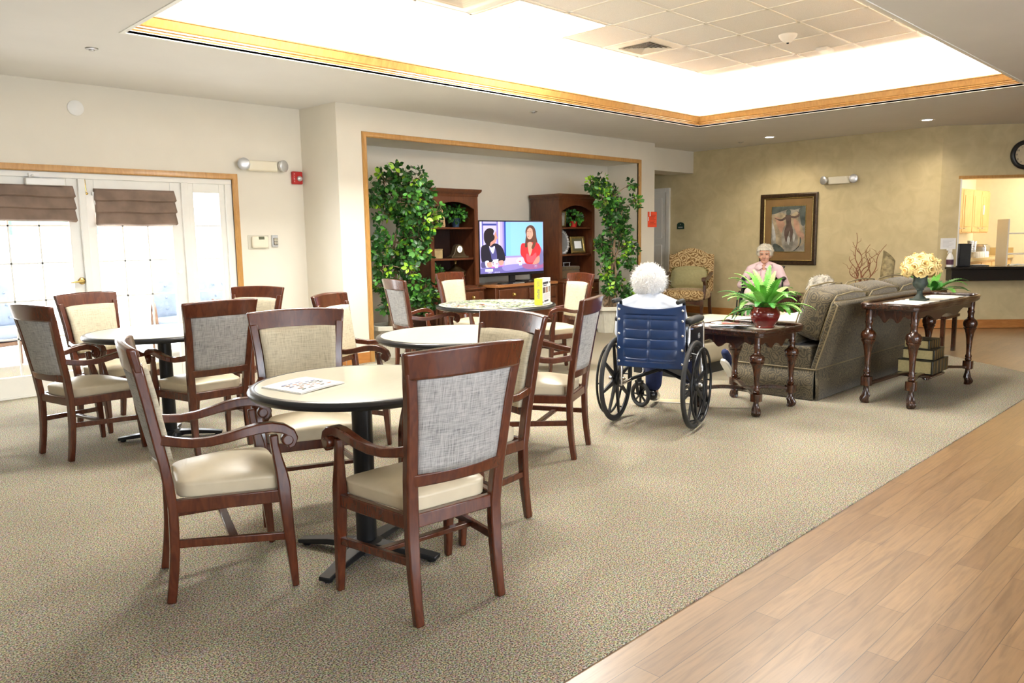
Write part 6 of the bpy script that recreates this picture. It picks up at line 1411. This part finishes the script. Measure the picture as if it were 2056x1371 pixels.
t = item('serving_tray', 'tray', .58, .12, .851, 'flat black tray on the counter inside the hatch'); b = MB(); b.box(-.14, .14, -.08, .08, 0, .012); b.build('base', M['blk'], t, bevel=.004); b = MB(); b.box(-.06, .10, -.05, .05, .012, .018); b.build('paper', M['paper'], t)
# back of the kitchen
t = thing('wall_cabinet', 'maple wall cabinet with two doors in the kitchen beyond the hatch', 'cabinet', (14.05, 4.04, 1.30)); m = M['maple']
b = MB(); b.box(-1.0, .93, -.30, 0, 0, .69); b.build('body', m, t, bevel=.004)
for k, (x0, x1) in enumerate(((-.98, -.56), (-.54, -.04), (-.02, .42), (.44, .91))):
    b = MB(); b.box(x0, x1, -.318, -.298, .02, .67); d = b.build('door', m, t, bevel=.005); b = MB(); b.box(x0 + .07, x1 - .07, -.312, -.3, .09, .60); b.box(x0 + .08, x1 - .08, -.325, -.31, .10, .59); b.build('panel', m, d, bevel=.008)
    b = MB(); xx = x0 + .10 if k % 2 else x1 - .10; b.tube([(xx - .04, -.318, .08), (xx - .04, -.335, .08), (xx + .04, -.335, .08), (xx + .04, -.318, .08)], .006, 6); b.build('handle', M['silver'], d)
b = MB(); b.box(.52, .57, -.33, -.318, .30, .45); b.build('paper_tag', M['paper'], t)
t = thing('base_cabinet', 'maple base cabinet with tan worktop under the wall cabinet', 'cabinet', (14.0, 4.04, 0))
b = MB(); b.box(-1.6, 1.33, -.58, 0, .0, .88); b.build('body', m, t, bevel=.004); b = MB(); b.box(-1.62, 1.335, -.63, 0, .88, .925); b.box(1.315, 1.335, -.62, 0, .925, 1.05); b.box(-1.6, 1.315, -.02, 0, .925, 1.03); b.build('worktop', plain('tan_worktop', (.58, .43, .20), .35, var=.04), t, bevel=.004)
for k in range(5): x0 = -1.58 + k * .58; b = MB(); b.box(x0, x0 + .55, -.60, -.58, .68, .85); d = b.build('drawer', m, t, bevel=.005); b = MB(); b.box(x0 + .2, x0 + .35, -.62, -.60, .75, .77); b.build('handle', M['silver'], d)
for k, (x, h, c, lab) in enumerate(((13.45, .17, 'paper', 'white cup stack nearest the hatch on the kitchen worktop'), (13.62, .26, 'silver', 'tall clear plastic cup stack left of the toaster'), (13.78, .25, 'silver', 'tall clear plastic cup stack nearest the toaster'))):
    t = thing('cup_stack', lab, 'cups', (x, 3.62, .9255), 0, 'cup stacks on the kitchen worktop'); b = MB(); b.lathe([(.001, 0), (.03, 0), (.045, h), (.001, h)], 18); b.build('cups', M[c], t); b = MB()
    for j in range(6): b.lathe([(.036 + .0015 * j, h * (.3 + .12 * j)), (.044 + .001 * j, h * (.3 + .12 * j) + .005), (.036 + .0015 * j, h * (.3 + .12 * j) + .01)], 18, cap=False)
    b.build('cup_rims', M[c], t)
for k in range(5):
    t = thing('mug', 'upturned white mug, number %s in the row on the kitchen worktop' % ('one', 'two', 'three', 'four', 'five')[k], 'mug', (13.40 + k * .13, 3.48, .9255), 0, 'upturned white mugs'); t['label'] = 'upturned white mug in the short row on the kitchen worktop'
    b = MB(); b.lathe([(.001, .09), (.034, .09), (.042, .08), (.046, .0), (.042, 0), (.038, .075), (.001, .08)], 18); b.build('body', M['whitep'], t); b = MB(); b.tube([(.044, 0, .07), (.07, 0, .06), (.07, 0, .03), (.045, 0, .02)], .006, 6); b.build('handle', M['whitep'], t)
t = thing('toaster', 'silver toaster at the right end of the kitchen worktop', 'toaster', (14.25, 3.62, .9255)); b = MB(); b.cushion(-.14, .14, -.09, .09, .01, .19, .04, .0, n=6); b.build('body', M['steel'], t); b = MB(); b.box(-.10, .10, -.05, -.02, .186, .194); b.box(-.10, .10, .02, .05, .186, .194); b.build('slots', M['blk'], t); b = MB(); b.box(.138, .155, -.02, .02, .10, .12); b.build('lever', M['blk'], t)
t = thing('serving_shelf', 'pale shelf unit standing inside the hatch at right edge', 'shelf', atbar(1.62, 1.0, 0), AB)
for z in (.70, 1.0, 1.30): b = MB(); b.box(-.25, .35, -.15, .15, z - .02, z); b.build('shelf_board', M['white'], t, bevel=.003)
for x in (-.25, .35): b = MB(); b.box(x - .01, x + .01, -.15, .15, 0, 1.5); b.build('side_panel', M['white'], t)
# ------------------------------------------------------------------ the patio outside the doors
b = MB(); b.box(-4, 9.9, 7.92, 22, -.10, -.03); struct(b.build('ground_patio', M['concrete']))
def patio_chair(label, loc, a, w=.62):
    t = thing('patio_chair', label, 'patio chair', loc, R(a), 'rattan patio chairs outside')
    Mx = T(0, -.22, .40) @ RX(R(14)); b = MB(); b.cushion(-w / 2, w / 2, -.07, .07, 0, .52, .06, .035, Mx)
    o = b.build('back_cushion', M['bluecush'], t, sharp=80); b = MB()
    for i in range(3):
        for j in range(3): b.ell(Mx @ V((i - 1) * w * .28, .105, .12 + j * .14), (.016, .010, .016), nu=8, nv=6)
    b.build('buttons', M['bluecush'], o)
    b = MB(); b.cushion(-w / 2, w / 2, -.25, .30, .32, .44, .05, .02); b.build('seat_cushion', M['bluecush'], t, sharp=80)
    b = MB(); b.box(-w / 2, w / 2, -.28, .30, .27, .31); b.build('seat_frame', M['rattan'], t, bevel=.006)
    for s in (-1, 1):
        b = MB(); x = s * (w / 2 + .03); n = 22
        b.tube([(x, .02 + .31 * math.cos(PI * i / n), .30 + .33 * math.sin(PI * i / n)) for i in range(n + 1)], .018, 8); b.tube([(x, .02 + .22 * math.cos(PI * i / n), .30 + .22 * math.sin(PI * i / n)) for i in range(n + 1)], .013, 8); b.build('arm_hoop', M['rattan'], t)
        for y in (-.28, .32): b = MB(); b.tube([(x, y, .32), (x, y, -.028)], .017, 8); b.build('leg', M['rattan'], t)
    return t
patio_chair('blue cushioned rattan chair outside the narrow sidelight', (4.42, 9.45, 0), 205); patio_chair('blue cushioned rattan chair seen through the right door glass', (3.76, 9.5, 0), 165)
patio_chair('blue cushioned rattan chair seen through the left door glass', (1.95, 9.9, 0), -160)
t = thing('patio_table', 'pale low patio table between the outdoor chairs', 'patio table', (2.75, 9.2, 0)); b = MB(); b.lathe([(.001, .50), (.42, .50), (.42, .53), (.001, .53)], 36); b.build('tabletop', plain('pale_stone', (.6, .58, .55), .5), t); b = MB()
for k in range(4): q = PI / 4 + k * PI / 2; b.tube([(.12 * math.cos(q), .12 * math.sin(q), .5), (.30 * math.cos(q), .30 * math.sin(q), -.028)], .016, 8)
b.build('legs', M['rattan'], t)
t = thing('awning', 'white and green scalloped awning edge beyond the patio doors', 'awning', (2.0, 10.6, 1.62))
b = MB(); b.grid(lambda u, v: (-4 + 5.2 * u, -2.2 * v + 1.0 * 0, .62 * v), 4, 2); b.build('canopy', M['cloth'], t)
b = MB(); n = 180; top = [(-4 + 5.2 * i / n, 0) for i in range(n + 1)]; bot = [(-4 + 5.2 * i / n, -.13 - .035 * abs(math.sin(i / n * 5.2 * PI / .5))) for i in range(n, -1, -1)]; b.prism(top + bot, -.002, .002, RX(PI / 2)); b.build('valance', M['tealawn'], t)
for x in (-.35, 1.1): b = MB(); b.box(x - .05, x + .05, -.02, .08, -1.65, 0); b.build('post', M['white'], t)
# ------------------------------------------------------------------ light
def area(name, loc, rot, sx, sy, e, col=(1, 1, 1), spread=180):
    L = bpy.data.lights.new(name, 'AREA'); L.shape = 'RECTANGLE'; L.size = sx; L.size_y = sy; L.energy = e; L.color = col; L.spread = R(spread)
    o = bpy.data.objects.new(name, L); COL.objects.link(o); o.location = loc; o.rotation_euler = rot; return o
WARM = (1, .975, .90); COOL = (.80, .88, 1.0)
EC = 50
tl = .65
for y, sg in ((TY0 - .06, -1), (TY1 + .06, 1)): area('cove_tube', ((TX0 + TX1) / 2, y, CZ + .06), (PI + sg * tl, 0, 0), TX1 - TX0, .05, EC * 2, WARM)
for x, sg in ((TX0 - .06, 1), (TX1 + .06, -1)): area('cove_tube', (x, (TY0 + TY1) / 2, CZ + .06), (0, PI + sg * tl, 0), .05, TY1 - TY0, EC, WARM)
# fluorescent panels of the raised ceiling, with an added one towards the camera
area('troffer_tube', (5.39, 5.01, TZ - .02), (0, 0, 0), 1.1, .5, 70, (1, .98, .91))
area('troffer_tube', (5.6, 2.5, TZ - .02), (0, 0, 0), 1.1, .5, 45, (1, .98, .91))  # lamp of the added panel, fill for the carpet
area('troffer_tube', (2.95, 5.01, TZ - .02), (0, 0, 0), 1.1, .5, 60, (1, .98, .91))
for x, y, lab in CANS:
    L = bpy.data.lights.new('downlight_lamp', 'SPOT'); L.energy = 38; L.spot_size = R(150); L.spot_blend = .8; L.color = (1, .84, .62); L.shadow_soft_size = .05
    o = bpy.data.objects.new('downlight_lamp', L); COL.objects.link(o); o.location = (x, y, CZ - .03)
# daylight: patio doors and the two windows behind the viewpoint
area('daylight_doors', (2.25, 8.3, 1.15), (-PI / 2, 0, 0), 2.7, 2.0, 90, (.95, .97, 1))
area('daylight_window', (0, -4.3, 1.55), (PI / 2, 0, 0), 3.1, 1.6, 75, COOL)
area('daylight_window', (4.2, -4.3, 1.55), (PI / 2, 0, 0), 3.1, 1.6, 50, COOL)
area('kitchen_lamp', (14.3, 2.6, 2.70), (0, 0, 0), 1.2, .6, 34, (1, .90, .70))
area('fill_lamp', (1.5, -1.2, 2.70), (0, 0, 0), 1.2, .6, 12, (1, .95, .85))  # added overhead fill behind the viewpoint, no fixture there
W = bpy.data.worlds.new('daylight'); SC.world = W; W.use_nodes = True
bg = W.node_tree.nodes['Background']; bg.inputs['Color'].default_value = (.90, .95, 1, 1); bg.inputs['Strength'].default_value = 8.0

# ------------------------------------------------------------------ camera
yaw, pit, rol = R(44.56), R(7.486), R(-.899)
fw = V(math.sin(yaw) * math.cos(pit), math.cos(yaw) * math.cos(pit), -math.sin(pit)); rt = V(math.cos(yaw), -math.sin(yaw), 0); up = rt.cross(fw)
r2 = rt * math.cos(rol) + up * math.sin(rol); u2 = up * math.cos(rol) - rt * math.sin(rol)
cam = bpy.data.cameras.new('camera'); cam.sensor_width = 36; cam.sensor_fit = 'HORIZONTAL'; cam.lens = 1554.06 / 2056 * 36; cam.clip_start = .05; cam.clip_end = 100
co = bpy.data.objects.new('camera', cam); COL.objects.link(co)
co.matrix_world = Matrix(((r2.x, u2.x, -fw.x, 0), (r2.y, u2.y, -fw.y, 0), (r2.z, u2.z, -fw.z, 1.311), (0, 0, 0, 1)))
SC.camera = co
vs = SC.view_settings; vs.view_transform = 'Standard'; vs.look = 'None'; vs.exposure = 0.58; vs.gamma = 1.0; vs.use_curve_mapping = False
SC.render.engine = 'CYCLES' if False else SC.render.engine
cy = SC.cycles
cy.use_denoising = True; cy.max_bounces = 7; cy.diffuse_bounces = 4; cy.glossy_bounces = 3; cy.transmission_bounces = 3; cy.transparent_max_bounces = 8
cy.sample_clamp_indirect = 6.0; cy.caustics_reflective = False; cy.caustics_refractive = False
